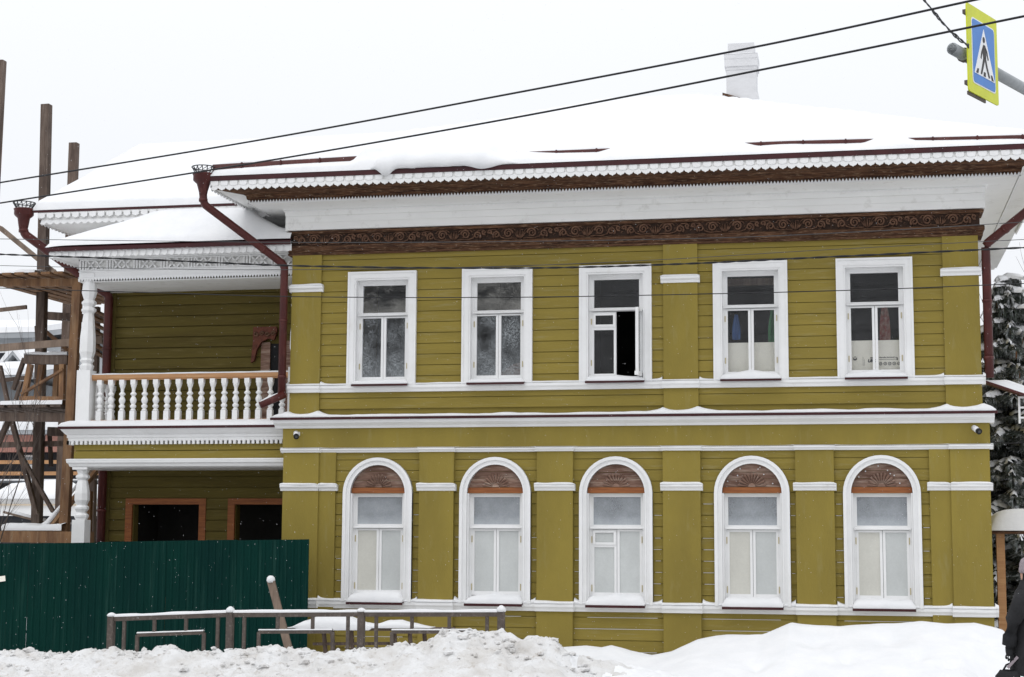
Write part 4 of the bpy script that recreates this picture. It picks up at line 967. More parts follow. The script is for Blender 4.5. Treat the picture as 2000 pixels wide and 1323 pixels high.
# leaning plank in the snow
a = PY(528, 1134, -2.2); b = PY(560, 1262, -2.35)
t = thing('leaning_plank', 'grey weathered plank stuck upright in the snow, leaning, with a snow tip', 'plank', (b.x, -2.3, 0))
m = MB(); d = Vector((a.x - b.x, .12, a.z - b.z)); bb = Vector((0, 0, b.z)); m.bar(bb - d * .4, bb + d, .05, .105, up=(1, 0, 0)); m.build('board', 'scaffold_pale', t)
m = MB(); m.lathe([(.05, -.03), (.062, .0), (.055, .04), (.03, .065), (.003, .07)], tuple(bb + d), 10); m.build('snow_cap', 'snow', t, True)

# timber trestles left by the wall, under snow
t = thing('snowy_trestle', 'timber work trestle buried under a snow drift behind the street railing', 'trestle', (-6.6, -1.7, 0))
y = -1.7
q = lambda px, py, yy=y: PY(px, py, yy) - Vector((-6.6, y, 0))
m = MB(); m.bar(q(560, 1228), q(884, 1229), .35, .04); m.build('top_plank', 'scaffold_grey', t)
for x0_, x1_ in ((632, 640), (648, 655), (686, 692), (770, 776), (800, 806), (828, 836)):
    m = MB(); m.bar(q(x0_, 1230), q(x1_, 1320), .05, .05); m.build('leg', 'scaffold_grey', t)
m = MB(); m.bar(q(612, 1258), q(760, 1257), .06, .04); m.build('cross_bar', 'scaffold_grey', t)
rows = []; A_ = q(562, 1226); B_ = q(845, 1226)
hp = lambda t_: np.interp(t_, [0, .05, .12, .22, .32, .45, .55, .62, .7, .8, .9, 1], [.0, .02, .10, .165, .175, .15, .07, .055, .095, .10, .06, .0])
for k in range(50):
    u = k / 49; x = A_.x + (B_.x - A_.x) * u; z = A_.z + (B_.z - A_.z) * u; h_ = float(hp(u)) * 1.0 * (.9 + .3 * float(fbm(u * 14, 2, 3, 9)))
    rows.append([(x, -.2, z - .03 * (u > .1) * (u < .6)), (x, -.21, z + h_ * .35), (x, -.12, z + h_ * .85), (x, 0, z + h_), (x, .15, z + h_ * .6), (x, .2, z)])
m = MB(); m.grid(np.array(rows)); m.build('snow_cap', 'snow', t, True)

# ================================================================== SCAFFOLD
sf = thing('timber_scaffold', 'rough timber scaffold of posts and plank decks beside the balcony wing', 'scaffold', (-14, 2, 0))
off = Vector((-14, 2, 0))
Q = lambda px, py, Y: PY(px, py, Y) - off
def member(name, a, b, w_, h_, mt, up=(0, 1, 0)):
    m = MB(); m.bar(a, b, w_, h_, up); return m.build(name, mt, sf)
A1 = Q(153, 545, 1.15); A2 = Q(120, 1060, 1.15); d = A2 - A1; member('post', A1, A1 + d * (A1.z + off.z + .05) / (A1.z - A2.z) if False else Vector((A2.x, A2.y, -.05)), .155, .12, 'scaffold_wood')
B1 = Q(91, 205, 3.1); B2 = Q(77, 1000, 3.1); member('post', B1, Vector((B2.x, B2.y, -.05)), .165, .15, 'scaffold_grey')
C1 = Q(2, 119, 3.6); member('post', C1, Vector((C1.x - .1, C1.y, -.05)), .16, .15, 'scaffold_grey')
D1 = Q(145, 280, 6.0); member('post', D1, Vector((D1.x, D1.y, -.05)), .17, .15, 'scaffold_grey')
# upper deck
zd = Q(120, 548, 1.15).z
member('beam', Q(-60, 552, 1.22), Q(162, 553, 1.22), .10, .13, 'scaffold_wood', (0, 0, 1))
member('beam', Q(76, 616, 4.4), Q(215, 625, 4.4), .12, .15, 'scaffold_grey', (0, 0, 1))
xa_ = Q(-60, 545, 1.15).x; xb_ = Q(163, 545, 1.15).x
for k in range(9):
    x = xa_ + (xb_ - xa_) * (k + .5) / 9; member('deck_plank', (x, -1.05 + random.uniform(-.1, .1), zd + .10), (x, 2.9 + random.uniform(-.2, .2), zd + .10 + .06), .165, .04, 'scaffold_wood', (0, 0, 1))
m = MB(); rows = []
for x in np.linspace(xa_, Q(78, 545, 1.15).x, 30): rows.append([(x, -1.06, zd + .12), (x, -1.05, zd + .12 + .07 * float(fbm(x * 4, 0, 3, 4)) * 1.4), (x, -.7, zd + .22), (x, 1.5, zd + .24)])
m.grid(np.array(rows)); m.build('snow_cap', 'snow', sf, True)
member('brace', Q(0, 445, 3.3), Q(140, 560, 3.3), .08, .10, 'scaffold_pale')
member('brace', Q(104, 528, 3.0), Q(125, 555, 3.0), .06, .10, 'scaffold_pale')
member('guard_rail', Q(-30, 682, 1.3), Q(163, 667, 1.3), .04, .125, 'scaffold_pale', (0, 0, 1)); member('guard_rail', Q(160, 668, 2.0), Q(200, 664, 2.0), .04, .13, 'scaffold_pale', (0, 0, 1))
# sloping inner deck seen behind the white post
for k in range(7): member('deck_plank', Q(170, 600 + 13 * k, 2.6), Q(222, 625 + 14 * k, 3.6), .10, .03, 'scaffold_wood', (0, 0, 1))
# middle deck
zd2 = Q(60, 806, 1.3).z
member('beam', Q(-60, 814, 1.3), Q(134, 816, 1.3), .12, .15, 'scaffold_grey', (0, 0, 1))
xm0 = Q(-60, 800, 1.3).x; xm1 = Q(132, 800, 1.3).x
for k in range(7):
    x = xm0 + (xm1 - xm0) * (k + .5) / 7; member('deck_plank', (x, -.9, zd2 + .10), (x, 1.3, zd2 + .10), .20, .045, 'scaffold_grey', (0, 0, 1))
m = MB(); rows = []
for x in np.linspace(xm0, xm1, 40): k = .03 + .07 * float(fbm(x * 3, 5, 3, 14)); rows.append([(x, -.92, zd2 + .12), (x, -.91, zd2 + .12 + k), (x, -.6, zd2 + .13 + k * 1.3), (x, 1.2, zd2 + .14 + k)])
m.grid(np.array(rows)); m.build('snow_cap', 'snow', sf, True)
member('beam', Q(95, 843, 3.0), Q(160, 845, 3.0), .12, .16, 'scaffold_grey', (0, 0, 1))
# braces below, lower deck
member('brace', Q(21, 812, 1.6), Q(-20, 905, 1.6), .08, .09, 'scaffold_grey'); member('brace', Q(22, 818, 2.9), Q(72, 1005, 2.9), .08, .09, 'scaffold_grey')
member('brace', Q(0, 715, 1.5), Q(16, 790, 1.5), .06, .08, 'scaffold_grey'); member('brace', Q(42, 745, 1.5), Q(28, 790, 1.5), .05, .06, 'scaffold_grey')
member('brace', Q(94, 1038, 1.7), Q(190, 918, 1.7), .05, .16, 'scaffold_wood'); member('beam', Q(-60, 1048, .9), Q(180, 1050, .9), .14, .19, 'scaffold_wood', (0, 0, 1))
member('post', Q(175, 960, 1.9), Vector((Q(172, 1060, 1.9).x, Q(172, 1060, 1.9).y, -.05)), .09, .09, 'scaffold_wood')
for k in range(3): member('deck_plank', Q(10, 1040 - 3 * k, 1.0 + .3 * k), Q(112, 1041 - 3 * k, 1.0 + .3 * k), .25, .05, 'scaffold_grey', (0, 0, 1))
m = MB(); rows = []
a = Q(8, 1034, 1.0); b = Q(125, 1036, 1.0)
for u in np.linspace(0, 1, 40): x = a.x + (b.x - a.x) * u; k = .05 + .08 * float(fbm(u * 9, 5, 3, 24)); rows.append([(x, a.y - .1, a.z - .02), (x, a.y - .1, a.z + k * .7), (x, a.y + .1, a.z + k), (x, a.y + .6, a.z + k)])
m.grid(np.array(rows)); m.build('snow_cap', 'snow', sf, True)
m = MB(); a = Q(70, 1036, 1.6); b = Q(150, 952, 1.6)
m.tube([Q(68, 1036, 1.62), Q(92, 1022, 1.62), Q(118, 990, 1.62), Q(152, 946, 1.62)], [.03, .05, .03, .03], 6); m.build('snow_cap', 'snow', sf, True)
member('brace', Q(8, 1000, 3.5), Q(95, 1022, 3.5), .05, .07, 'scaffold_pale')
m = MB(); m.tube([Q(8, 996, 3.48), Q(50, 1007, 3.48), Q(95, 1018, 3.48)], .03, 6); m.build('snow_cap', 'snow', sf, True)
member('ladder_rail', Q(70, 637, 3.3), Q(74, 700, 3.3), .04, .04, 'scaffold_grey'); member('ladder_rail', Q(75, 634, 3.3), Q(80, 700, 3.3), .04, .04, 'scaffold_grey')

member('ledger', Q(-20, 608, 2.6), Q(52, 600, 2.6), .05, .07, 'scaffold_pale', (0, 0, 1)); member('ledger', Q(-20, 746, 2.6), Q(50, 738, 2.6), .05, .07, 'scaffold_grey', (0, 0, 1))
member('brace', Q(97, 850, 3.3), Q(100, 912, 3.3), .07, .05, 'scaffold_grey'); member('brace', Q(26, 762, 1.7), Q(48, 700, 1.7), .06, .08, 'scaffold_grey')
member('brace', Q(80, 640, 3.6), Q(140, 690, 3.6), .06, .09, 'scaffold_wood'); member('post', Q(188, 600, 4.6), Vector((Q(184, 1000, 4.6).x, 4.6 - 2, -.05)), .13, .12, 'scaffold_grey')
member('ledger', Q(-20, 870, 3.2), Q(150, 866, 3.2), .06, .10, 'scaffold_grey', (0, 0, 1)); member('brace', Q(104, 1000, 2.4), Q(36, 880, 2.4), .06, .08, 'scaffold_grey')
for k in range(4): member('deck_plank', Q(-20, 796 + 2 * k, 1.35 + .5 * k), Q(128, 797 + 2 * k, 1.35 + .5 * k), .22, .04, 'scaffold_grey', (0, 0, 1))

# sawhorse standing on the middle deck
zt = zd2 + .13
sw = thing('wooden_sawhorse', 'brown timber sawhorse with snow on top standing on the scaffold deck', 'sawhorse', tuple(Vector((PY(90, 790, 1.5).x, 1.5, zt))))
so = Vector(sw.location); SQ = lambda px, py, Y=1.5: PY(px, py, Y) - so
def sm_(name, a, b, w_, h_, mt='scaffold_wood', up=(0, 1, 0)): m = MB(); m.bar(a, b, w_, h_, up); return m.build(name, mt, sw)
sm_('top_beam', SQ(50, 702), SQ(134, 704), .14, .16, 'scaffold_grey', (0, 0, 1))
for a, b, Y in (((60, 712), (44, 792), 1.4), ((122, 712), (121, 790), 1.4), ((82, 712), (70, 786), 1.8), ((112, 712), (108, 784), 1.8)):
    e = SQ(*b, Y); e.z = 0.0; sm_('leg', SQ(*a, Y), e, .09, .09)
sm_('brace', SQ(42, 770, 1.36), SQ(124, 722, 1.36), .04, .08); sm_('stretcher', SQ(38, 779, 1.36), SQ(124, 780, 1.36), .04, .09, up=(0, 0, 1))
m = MB(); rows = []; a = SQ(50, 694); b = SQ(134, 696)
for u in np.linspace(0, 1, 24): x = a.x + (b.x - a.x) * u; k = .04 * (.4 + 1.2 * float(fbm(u * 6, 1, 3, 3))); rows.append([(x, -.07, a.z - .01), (x, -.07, a.z + k), (x, .07, a.z + k), (x, .07, a.z - .01)])
m.grid(np.array(rows)); m.build('snow_cap', 'snow', sw, True)

# ================================================================== BACKGROUND BUILDINGS ON THE LEFT
def gable_house(name, label, pxl, pxr, py_eave, py_ridge, py_base, Y, depth, wall, group=None, roof_over=.3, front_gable=True, windows=()):
    a = PY(pxl, py_eave, Y); b = PY(pxr, py_eave, Y); zr = PY((pxl + pxr) / 2, py_ridge, Y).z; ze = (a.z + b.z) / 2
    cx_ = (a.x + b.x) / 2; hw = (b.x - a.x) / 2; t = thing(name, label, 'house', (cx_, Y, 0), group)
    m = MB()
    if front_gable:
        m.prism([(-hw, -.05), (hw, -.05), (hw, ze), (0, zr - .1), (-hw, ze)], 0, depth); wl = m.build('wall', wall, t)
        m = MB(); o_ = roof_over; sl = (zr - ze) / hw
        m.prism([(-hw - o_, ze - sl * o_), (0, zr), (hw + o_, ze - sl * o_), (hw + o_, ze - sl * o_ + .12), (0, zr + .14), (-hw - o_, ze - sl * o_ + .12)], -o_, depth + o_); r = m.build('roof', 'bluegrey', t)
        m = MB(); m.prism([(-hw - o_, ze - sl * o_ + .125), (0, zr + .145), (hw + o_, ze - sl * o_ + .125), (hw + o_ - .05, ze - sl * o_ + .35), (0, zr + .42), (-hw - o_ + .05, ze - sl * o_ + .35)], -o_ - .03, depth + o_); m.build('snow_layer', 'snow', r)
    else:
        m.box(-hw, hw, 0, depth, -.05, ze); wl = m.build('wall', wall, t)
        m = MB(); o_ = roof_over; m.prism([(-o_, ze - .1), (depth / 2, zr), (depth + o_, ze - .1), (depth + o_, ze + .15), (depth / 2, zr + .2), (-o_, ze + .12)], -hw - o_, hw + o_, 'x'); r = m.build('roof', 'bluegrey', t)
        m = MB(); m.prism([(-o_ - .03, ze + .125), (-o_ + .05, ze + .36), (depth / 2, zr + .5), (depth + o_, ze + .4), (depth + o_, ze + .16), (depth / 2, zr + .21)], -hw - o_, hw + o_, 'x'); m.build('snow_layer', 'snow', r)
    for (u, pz0, pz1, w_) in windows:
        z0 = PY(pxl, pz0, Y).z; z1 = PY(pxl, pz1, Y).z; x = -hw + 2 * hw * u
        m = MB(); ring(m, x - w_ / 2, x + w_ / 2, z0, z1, .10, -.06, .02); wn = m.build('window', 'white_paint', t)
        m = MB(); m.box(x - w_ / 2 + .1, x + w_ / 2 - .1, -.02, -.005, z0 + .1, z1 - .1); m.build('pane', 'dark_wall', wn)
    return t, cx_, ze, zr
t, cx_, ze, zr = gable_house('neighbour_house', 'far house with wide snowy roof, grey eaves and small chimney', -260, 62, 662, 622, 1000, 38, 9, 'bluegrey', front_gable=False, roof_over=.6, windows=((.93, 740, 690, 1.0), (.80, 740, 690, 1.0)))
p = PY(50, 640, 42); m = MB(); m.box(p.x - cx_ - .3, p.x - cx_ + .3, 4, 4.6, p.z - 1.5, p.z); m.box(p.x - cx_ - .42, p.x - cx_ + .42, 3.9, 4.7, p.z - .12, p.z); m.build('chimney', 'cream_wall', t)
gable_house('gable_house', 'far cream house with a pointed snowy gable between scaffold posts', 96, 152, 690, 650, 1000, 45, 10, 'cream_wall', windows=((.5, 770, 735, .9),))
gable_house('dark_shed', 'small dark grey gabled shed with snow roof beyond the scaffold', 14, 50, 716, 695, 800, 30, 4, 'grey_wall', windows=((.5, 760, 738, .5),))
gable_house('snowy_shed', 'low grey shed with thick snow roof below the far houses', -30, 34, 742, 722, 830, 27, 4, 'grey_wall', front_gable=False)
# dark building site with pink fascia and plank guard rails
Y = 22; a = PY(-60, 850, Y); b = PY(262, 850, Y); c0 = (a.x + b.x) / 2; hw = (b.x - a.x) / 2
t = thing('unfinished_building', 'black walled unfinished building with pink fascia and pale plank rails', 'building', (c0, Y, 0))
zz = lambda py: PY(100, py, Y).z
MB().box(-hw, hw, 0, 8, -.05, zz(884)).build('wall', 'dark_wall', t)
fb = MB().box(-hw, hw, -.35, 8, zz(884), zz(851)).build('fascia', 'pink_wall', t)
m = MB()
for k in range(9): m.box(-hw + .9 * k, -hw + .9 * k + .02, -.36, -.35, zz(884), zz(851))
m.build('panel_joint', 'grey_wall', fb)
r_ = MB().box(-hw - .3, hw + .3, -.7, 8.3, zz(851) + .005, zz(843)).build('roof', 'bluegrey', t)
m = MB(); rows = []
for x in np.linspace(-hw - .3, hw + .3, 40): k = .55 + .3 * float(fbm(x, 1, 3, 6)); rows.append([(x, -.72, zz(843)), (x, -.7, zz(843) + k * .5), (x, -.3, zz(843) + k), (x, 8, zz(843) + k * 1.5)])
m.grid(np.array(rows)); m.build('snow_layer', 'snow', r_, True)
for py in (904, 926): MB().box(-hw, hw, -.6, -.55, zz(py + 4), zz(py - 3)).build('guard_plank', 'fresh_wood', t)
m = MB(); m.box(-hw, hw, -.8, 0, zz(944), zz(941)); lg = m.build('ledge', 'grey_wall', t); MB().box(-hw, hw, -.82, 0, zz(941) + .003, zz(938)).build('snow_cap', 'snow', lg)
for x_, py0, py1 in ((58, 912, 905), (63, 948, 928)):
    u = PY(x_, py0, Y).x - c0; m = MB(); ring(m, u - .2, u + .25, zz(py0), zz(py1) + .25, .06, -.06, 0); wn = m.build('window', 'white_paint', t); MB().box(u - .14, u + .19, -.03, -.01, zz(py0) + .06, zz(py1) + .19).build('pane', 'bluegrey', wn)
for x_ in (5, 8): u = PY(x_, 900, Y).x - c0; MB().box(u - .05, u + .05, -.62, -.52, -.05, zz(888)).build('guard_post', 'scaffold_pale', t)
# low outbuilding with snowy roof and white wall
Y = 15; a = PY(5, 985, Y); b = PY(235, 985, Y); c0 = (a.x + b.x) / 2; hw = (b.x - a.x) / 2; zz = lambda py: PY(80, py, Y).z
t = thing('low_outbuilding', 'low outbuilding with snowy lean-to roof over a white cornice', 'shed', (c0, Y, 0))
MB().box(-hw, hw, .1, 4, -.05, zz(1008)).build('wall', 'dark_wall', t)
cb = MB().box(-hw - .1, hw + .1, -.1, 4, zz(1008), zz(975)).build('cornice', 'white_paint', t); m = MB(); m.box(-hw - .15, hw + .15, -.16, -.1, zz(988), zz(985)); m.build('moulding', 'cream_wall', cb)
m = MB(); rows = []
for x in np.linspace(-hw - .2, hw + .2, 40): k = .12 + .3 * float(fbm(x * 1.2, 1, 3, 16)); rows.append([(x, -.2, zz(975)), (x, -.18, zz(975) + k * .4), (x, .8, zz(966) + k), (x, 3, zz(958) + k * 1.2), (x, 4, zz(958))])
m.grid(np.array(rows)); m.build('snow_layer', 'snow', t, True)

# ================================================================== RIGHT SIDE: SHELTER, SPRUCE, BARE TREES
p0 = PY(1936, 1040, 1.2); p1 = PY(2060, 1040, 1.2)
t = thing('wooden_shelter', 'small timber shelter with thick snow on its roof beside the house corner', 'shelter', (p0.x + .45, 1.6, 0)); ox = p0.x + .45
pp = PY(1955, 1100, 1.2); MB().box(pp.x - ox - .06, pp.x - ox + .06, -.45, -.33, -.05, p0.z - .02).build('post', 'fresh_wood', t)
MB().box(pp.x - ox - .22, pp.x - ox - .10, -.1, .0, -.05, p0.z - .02).build('post', 'scaffold_grey', t); MB().box(pp.x - ox + .95, pp.x - ox + 1.07, -.45, -.33, -.05, p0.z - .02).build('post', 'fresh_wood', t)
MB().box(-.5, 1.3, -.62, .8, p0.z - .02, p0.z + .02).build('roof', 'brown_wood', t)
m = MB(); rows = []
for u in np.linspace(-1, 1, 21): rows.append([(.4 + .88 * u, -.64 + 1.42 * v, p0.z + .025 + .34 * (1 - abs(u) ** 7) ** .6 * (1 - .25 * max(0, u)) * (1 - (2 * v - 1) ** 6) ** .5) for v in np.linspace(0, 1, 15)])
m.grid(np.array(rows)); m.build('snow_cap', 'snow', t, True)

def spruce(base, height, rad, label, seed):
    r = random.Random(seed); t = thing('spruce_tree', label, 'tree', base)
    m = MB(); m.tube([(0, 0, -.05), (0, 0, height * .5), (0, 0, height * .97)], [.20, .12, .02], 8); m.build('trunk', 'bark', t, True)
    nd = MB(); sn = MB(); z = .6; cn = MB()
    while z < height * .985:
        f = 1 - z / height; R = rad * f ** .85 + .10; nb = 11 if f > .1 else 7
        for k in range(nb):
            a = 2 * math.pi * (k + r.random() * .7) / nb; L_ = R * r.uniform(.75, 1.12); droop = -.30 * L_ * r.uniform(.6, 1.3); n = max(4, int(L_ / .16))
            zj = z; z = z + r.uniform(-.17, .17); ca, sa = math.cos(a), math.sin(a); P = lambda u, s, dz, z=z: (ca * L_ * u - sa * s, sa * L_ * u + ca * s, z + droop * u * u + .14 * L_ * u + dz)
            for q in range(n):
                u0 = (q + .15) / n; wd = (.28 * L_ * (1 - u0) + .07)
                for s_ in (-1, 1):
                    for e in range(9):
                        uu = u0 + e * .12 / n; dz = -r.uniform(.03, .16); l = wd * r.uniform(.6, 1.15); h0 = r.uniform(.010, .020)
                        p_ = P(uu, 0, 0); q_ = P(min(1.1, uu + .5 * l / L_), s_ * l, dz); b = len(nd.v)
                        mid = [(p_[i] + q_[i]) / 2 for i in range(3)]
                        nd.v += [p_, (mid[0], mid[1], mid[2] + h0), q_, (mid[0], mid[1], mid[2] - h0 * 1.4)]; nd.f.append((b, b + 1, b + 2, b + 3))
                        dn = -r.uniform(.08, .2); b = len(nd.v); nd.v += [(mid[0] - .012, mid[1] - .012, mid[2]), (mid[0] + .013, mid[1] + .012, mid[2]), (mid[0] + r.uniform(-.03, .03), mid[1], mid[2] + dn)]; nd.f.append((b, b + 1, b + 2))
                if r.random() < .95 and u0 > .2:
                    c = P(u0, r.uniform(-.3, .3) * wd, .02); wx = wd * r.uniform(.22, .6); rows = []
                    for i in range(5):
                        th = i / 4 * math.pi
                        rows.append([(c[0] + ca * .13 * (j / 3 - .5) * 2 - sa * wx * math.cos(th) + r.uniform(-.02, .02), c[1] + sa * .13 * (j / 3 - .5) * 2 + ca * wx * math.cos(th) + r.uniform(-.02, .02), c[2] + .07 * math.sin(th) * math.sin(math.pi * (j + .6) / 4.2) - .04 * abs(math.cos(th)) + r.uniform(-.01, .01) + (droop / L_) * .1 * (j / 3 - .5)) for j in range(4)])
                    sn.grid(np.array(rows))
            z = zj
            if z > height * .55 and r.random() < .25:
                c = P(.9, 0, -.05); cn.lathe([(.004, .02), (.025, -.03), (.02, -.09), (.003, -.13)], c, 6)
        z += .20 + .10 * f
    nd.build('needles', 'needle', t); sn.build('snow_load', 'snow', t, True); stuff(cn.build('cones', 'cone', t))
    return t
b1 = PY(1962, 560, 6.5); spruce((b1.x + .05, 6.5, 0), PY(1962, 535, 6.5).z, 2.3, 'dark spruce loaded with snow close behind the house corner', 3)
b2 = PY(2095, 700, 9.5); spruce((b2.x, 9.5, 0), 7.4, 2.6, 'second snowy spruce standing behind the first one', 8)

def bare_tree(base, height, n_stem, spread, label, seed, r0=.05, cat='tree', name='bare_tree', lev=3):
    r = random.Random(seed); t = thing(name, label, cat, base); tr = MB(); tw = MB()
    def grow(p, d, L_, rad, lv, mb):
        pts = [p]; q = Vector(p); dd = Vector(d)
        for k in range(4):
            dd = (dd + Vector((r.uniform(-.12, .12), r.uniform(-.12, .12), r.uniform(-.02, .12)))).normalized(); q = q + dd * L_ / 4; pts.append(q.copy())
        mb.tube(pts, [rad * (1 - .15 * k) for k in range(5)], 4 if lv < lev else 6, cap=False)
        if lv == 0: return
        for k in range(r.randint(3, 5)):
            i = r.randint(1, 4); e = (dd + Vector((r.uniform(-1, 1), r.uniform(-1, 1), r.uniform(.0, .6))) * spread).normalized(); grow(pts[i], e, L_ * r.uniform(.45, .75), rad * .5, lv - 1, tw)
    for k in range(n_stem): grow(Vector((r.uniform(-.4, .4) * (n_stem > 1), r.uniform(-.4, .4) * (n_stem > 1), -.05)), Vector((r.uniform(-.2, .2), r.uniform(-.2, .2), 1)).normalized(), height * r.uniform(.5, .62), r0, lev, tr)
    tr.build('trunk', 'bark', t); tw.build('branches', 'twig', t)
    return t
bare_tree((PY(1950, 700, 12).x, 12, 0), PY(1950, 475, 12).z * .72, 7, .42, 'clump of bare upright saplings behind the spruces', 4, .045)
bare_tree((PY(2010, 700, 14).x, 14, 0), PY(1990, 462, 14).z * .72, 6, .42, 'taller bare sapling thicket standing beyond the spruces', 12, .05)
bare_tree((PY(-45, 900, -.3).x, -.3, 0), 4.4, 3, .75, 'leafless roadside shrub with thin twigs by the scaffold', 21, .022, 'shrub', 'bare_shrub')

# ================================================================== OVERHEAD: SIGN, CABLES
# crossing sign on its arm, facing along the street
ph = .75
def at_dist(px, py, dist):
    d_ = _dir(px, py); return CAMP + d_ * dist
dA = F * ph / 177.5
TLp = at_dist(1888, 4, dA); BLp = at_dist(1888, 181.5, dA); BLp = Vector((TLp.x, TLp.y, TLp.z - ph))
hd = RC @ Vector(((3570 - 1000) / F, 1, 0)); hd.z = 0; hd.normalize(); PW = .62
nrm = Vector((hd.y, -hd.x, 0));
if nrm.dot(CAMP - TLp) < 0: nrm = -nrm
sgn = thing('crossing_sign', 'blue pedestrian crossing sign on yellow-green backing above the street', 'sign', tuple(BLp + hd * PW / 2))
org = Vector(sgn.location)
def SP(u, v, d=0): return Vector((0, 0, 0)) + hd * (u - .5) * PW + Vector((0, 0, v * ph)) + nrm * d
def splate(name, pts, d0, d1, mt):
    m = MB(); n = len(pts); m.v = [tuple(SP(u, v, d0)) for u, v in pts] + [tuple(SP(u, v, d1)) for u, v in pts]
    m.f = [tuple(range(n)), tuple(range(2 * n - 1, n - 1, -1))] + [((i + 1) % n, i, n + i, n + (i + 1) % n) for i in range(n)]; return m.build(name, mt, sgn)
def rrect(u0, u1, v0, v1, r=.03):
    P = []
    for cu_, cv, a0 in ((u1 - r, v1 - r, 0), (u0 + r, v1 - r, 90), (u0 + r, v0 + r, 180), (u1 - r, v0 + r, 270)):
        for k in range(4): a = R_(a0 + 30 * k); P.append((cu_ + r * math.cos(a), cv + r * math.sin(a)))
    return P
splate('backing_plate', rrect(0, 1, 0, 1, .035), -.012, 0, 'sign_yellow')
splate('white_border', rrect(.125, .895, .115, .865, .05), .0, .003, 'sign_white')
splate('blue_field', rrect(.145, .875, .130, .85, .045), .003, .006, 'sign_blue')
splate('white_triangle', [(.17, .235), (.85, .235), (.51, .79)], .006, .009, 'sign_white')
fig = [[(.50 + .035 * math.cos(a), .665 + .035 * math.sin(a)) for a in np.linspace(0, 2 * math.pi, 12)[:-1]],
       [(.49, .61), (.545, .605), (.57, .50), (.555, .455), (.47, .45), (.455, .50)],
       [(.475, .60), (.49, .555), (.43, .49), (.40, .43), (.375, .44), (.405, .51)],
       [(.535, .60), (.60, .555), (.645, .46), (.62, .45), (.58, .53), (.53, .56)],
       [(.47, .46), (.53, .46), (.48, .37), (.41, .255), (.365, .255), (.43, .37)],
       [(.50, .47), (.555, .46), (.60, .37), (.68, .26), (.64, .25), (.56, .35)],
       [(.215, .245), (.28, .245), (.31, .30), (.265, .30)], [(.46, .245), (.53, .245), (.535, .295), (.475, .295)], [(.735, .245), (.80, .245), (.755, .30), (.71, .30)]]
m = MB()
for pl in fig:
    n = len(pl); b = len(m.v); m.v += [tuple(SP(u, v, .009)) for u, v in pl] + [tuple(SP(u, v, .012)) for u, v in pl]; m.f += [tuple(range(b, b + n)), tuple(range(b + 2 * n - 1, b + n - 1, -1))] + [(b + (i + 1) % n, b + i, b + n + i, b + n + (i + 1) % n) for i in range(n)]
m.build('pictogram', 'sign_black', sgn)
m = MB()
for v in (.10, .90): m.bar(SP(.0, v, -.026), SP(1, v, -.026), .028, .035)
m.bar(SP(.02, -.015, -.018), SP(.6, -.015, -.018), .012, .03); stuff(m.build('back_frame', 'rail_metal', sgn))
# carrying arm and mast
e0 = BLp + Vector((0, 0, ph * .47)) - nrm * .10; arm0 = e0 - hd * .08; arm1 = e0 + hd * 2.6
arm = thing('sign_mast', 'grey steel mast arm carrying the crossing sign over the street', 'pole', (arm1.x, arm1.y, 0)); ao = Vector((arm1.x, arm1.y, 0))
m = MB(); rr = .05; a_ = arm0 - ao; b_ = arm1 - ao
m.tube([a_ + hd * .12, a_, a_ + hd * .0, a_ + hd * 1.3, b_], [.038, .038, rr, rr, rr], 14, cap=False); m.build('arm', 'pole_grey', arm, True)
m = MB(); m.tube([a_ + hd * .10, a_ + hd * .11], .045, 12); m.build('arm_bore_shade', 'black_soft', arm)  # black disc painting the shade inside the open pipe end
m = MB(); m.tube([(0, 0, -.05), (0, 0, arm1.z + .6)], [.09, .06], 14); m.build('mast', 'pole_grey', arm, True)
m = MB()
for u in (.25, .75): c = e0 + hd * PW * u - ao; m.tube([c - hd * .015, c + hd * .015], .062, 12)
m.build('clamp', 'rail_metal', arm)

def cable(name, pts, r, label, mt='cable', ext=1.0, twist=0, strands=1, loose=1.1):
    P = [Vector(p) for p in pts]; P = [P[0] + (P[0] - P[1]) * ext] + P + [P[-1] + (P[-1] - P[-2]) * ext]
    out = []
    for i in range(len(P) - 1):      # catmull-rom
        p0 = P[max(i - 1, 0)]; p1 = P[i]; p2 = P[i + 1]; p3 = P[min(i + 2, len(P) - 1)]
        for k in range(14 if not twist else 30):
            t = k / (14 if not twist else 30); out.append(.5 * ((2 * p1) + (p2 - p0) * t + (2 * p0 - 5 * p1 + 4 * p2 - p3) * t * t + (3 * p1 - p0 - 3 * p2 + p3) * t ** 3))
    out.append(P[-1]); m = MB(); c0 = Vector(out[len(out) // 2])
    for s_ in range(strands):
        q = []
        for k, p in enumerate(out):
            a = k * twist + 2 * math.pi * s_ / max(1, strands); o_ = Vector((0, math.cos(a), math.sin(a))) * (r * loose * (1 if loose < 2 else .6 + .6 * math.sin(k * .13 + s_)) if strands > 1 else 0); q.append(p + o_ - c0)
        m.tube(q, r, 6)
    o = m.build(name, mt, None, True, tuple(c0)); return tag(o, label, 'cable')
WZ = 5.75
cable('overhead_cable', [PZ(x, y, WZ) for x, y in ((0, 357), (500, 275), (1000, 183), (1500, 87), (1905, 0))], .009, 'thick overhead cable crossing in front of the roof, the upper of two')
cable('overhead_cable', [PZ(x, y, WZ - .12) for x, y in ((0, 397), (500, 318), (1000, 231), (1500, 134), (2000, 32))], .009, 'thick overhead cable crossing in front of the roof, the lower of two')
YW = -2.4
cable('twisted_cable', [PY(x, y, YW) for x, y in ((0, 497), (300, 508), (600, 520), (1000, 524), (1300, 517), (1600, 503), (2000, 484))], .0075, 'black twisted cable running just above the upper windows', 'cable', .4, .9, 2)
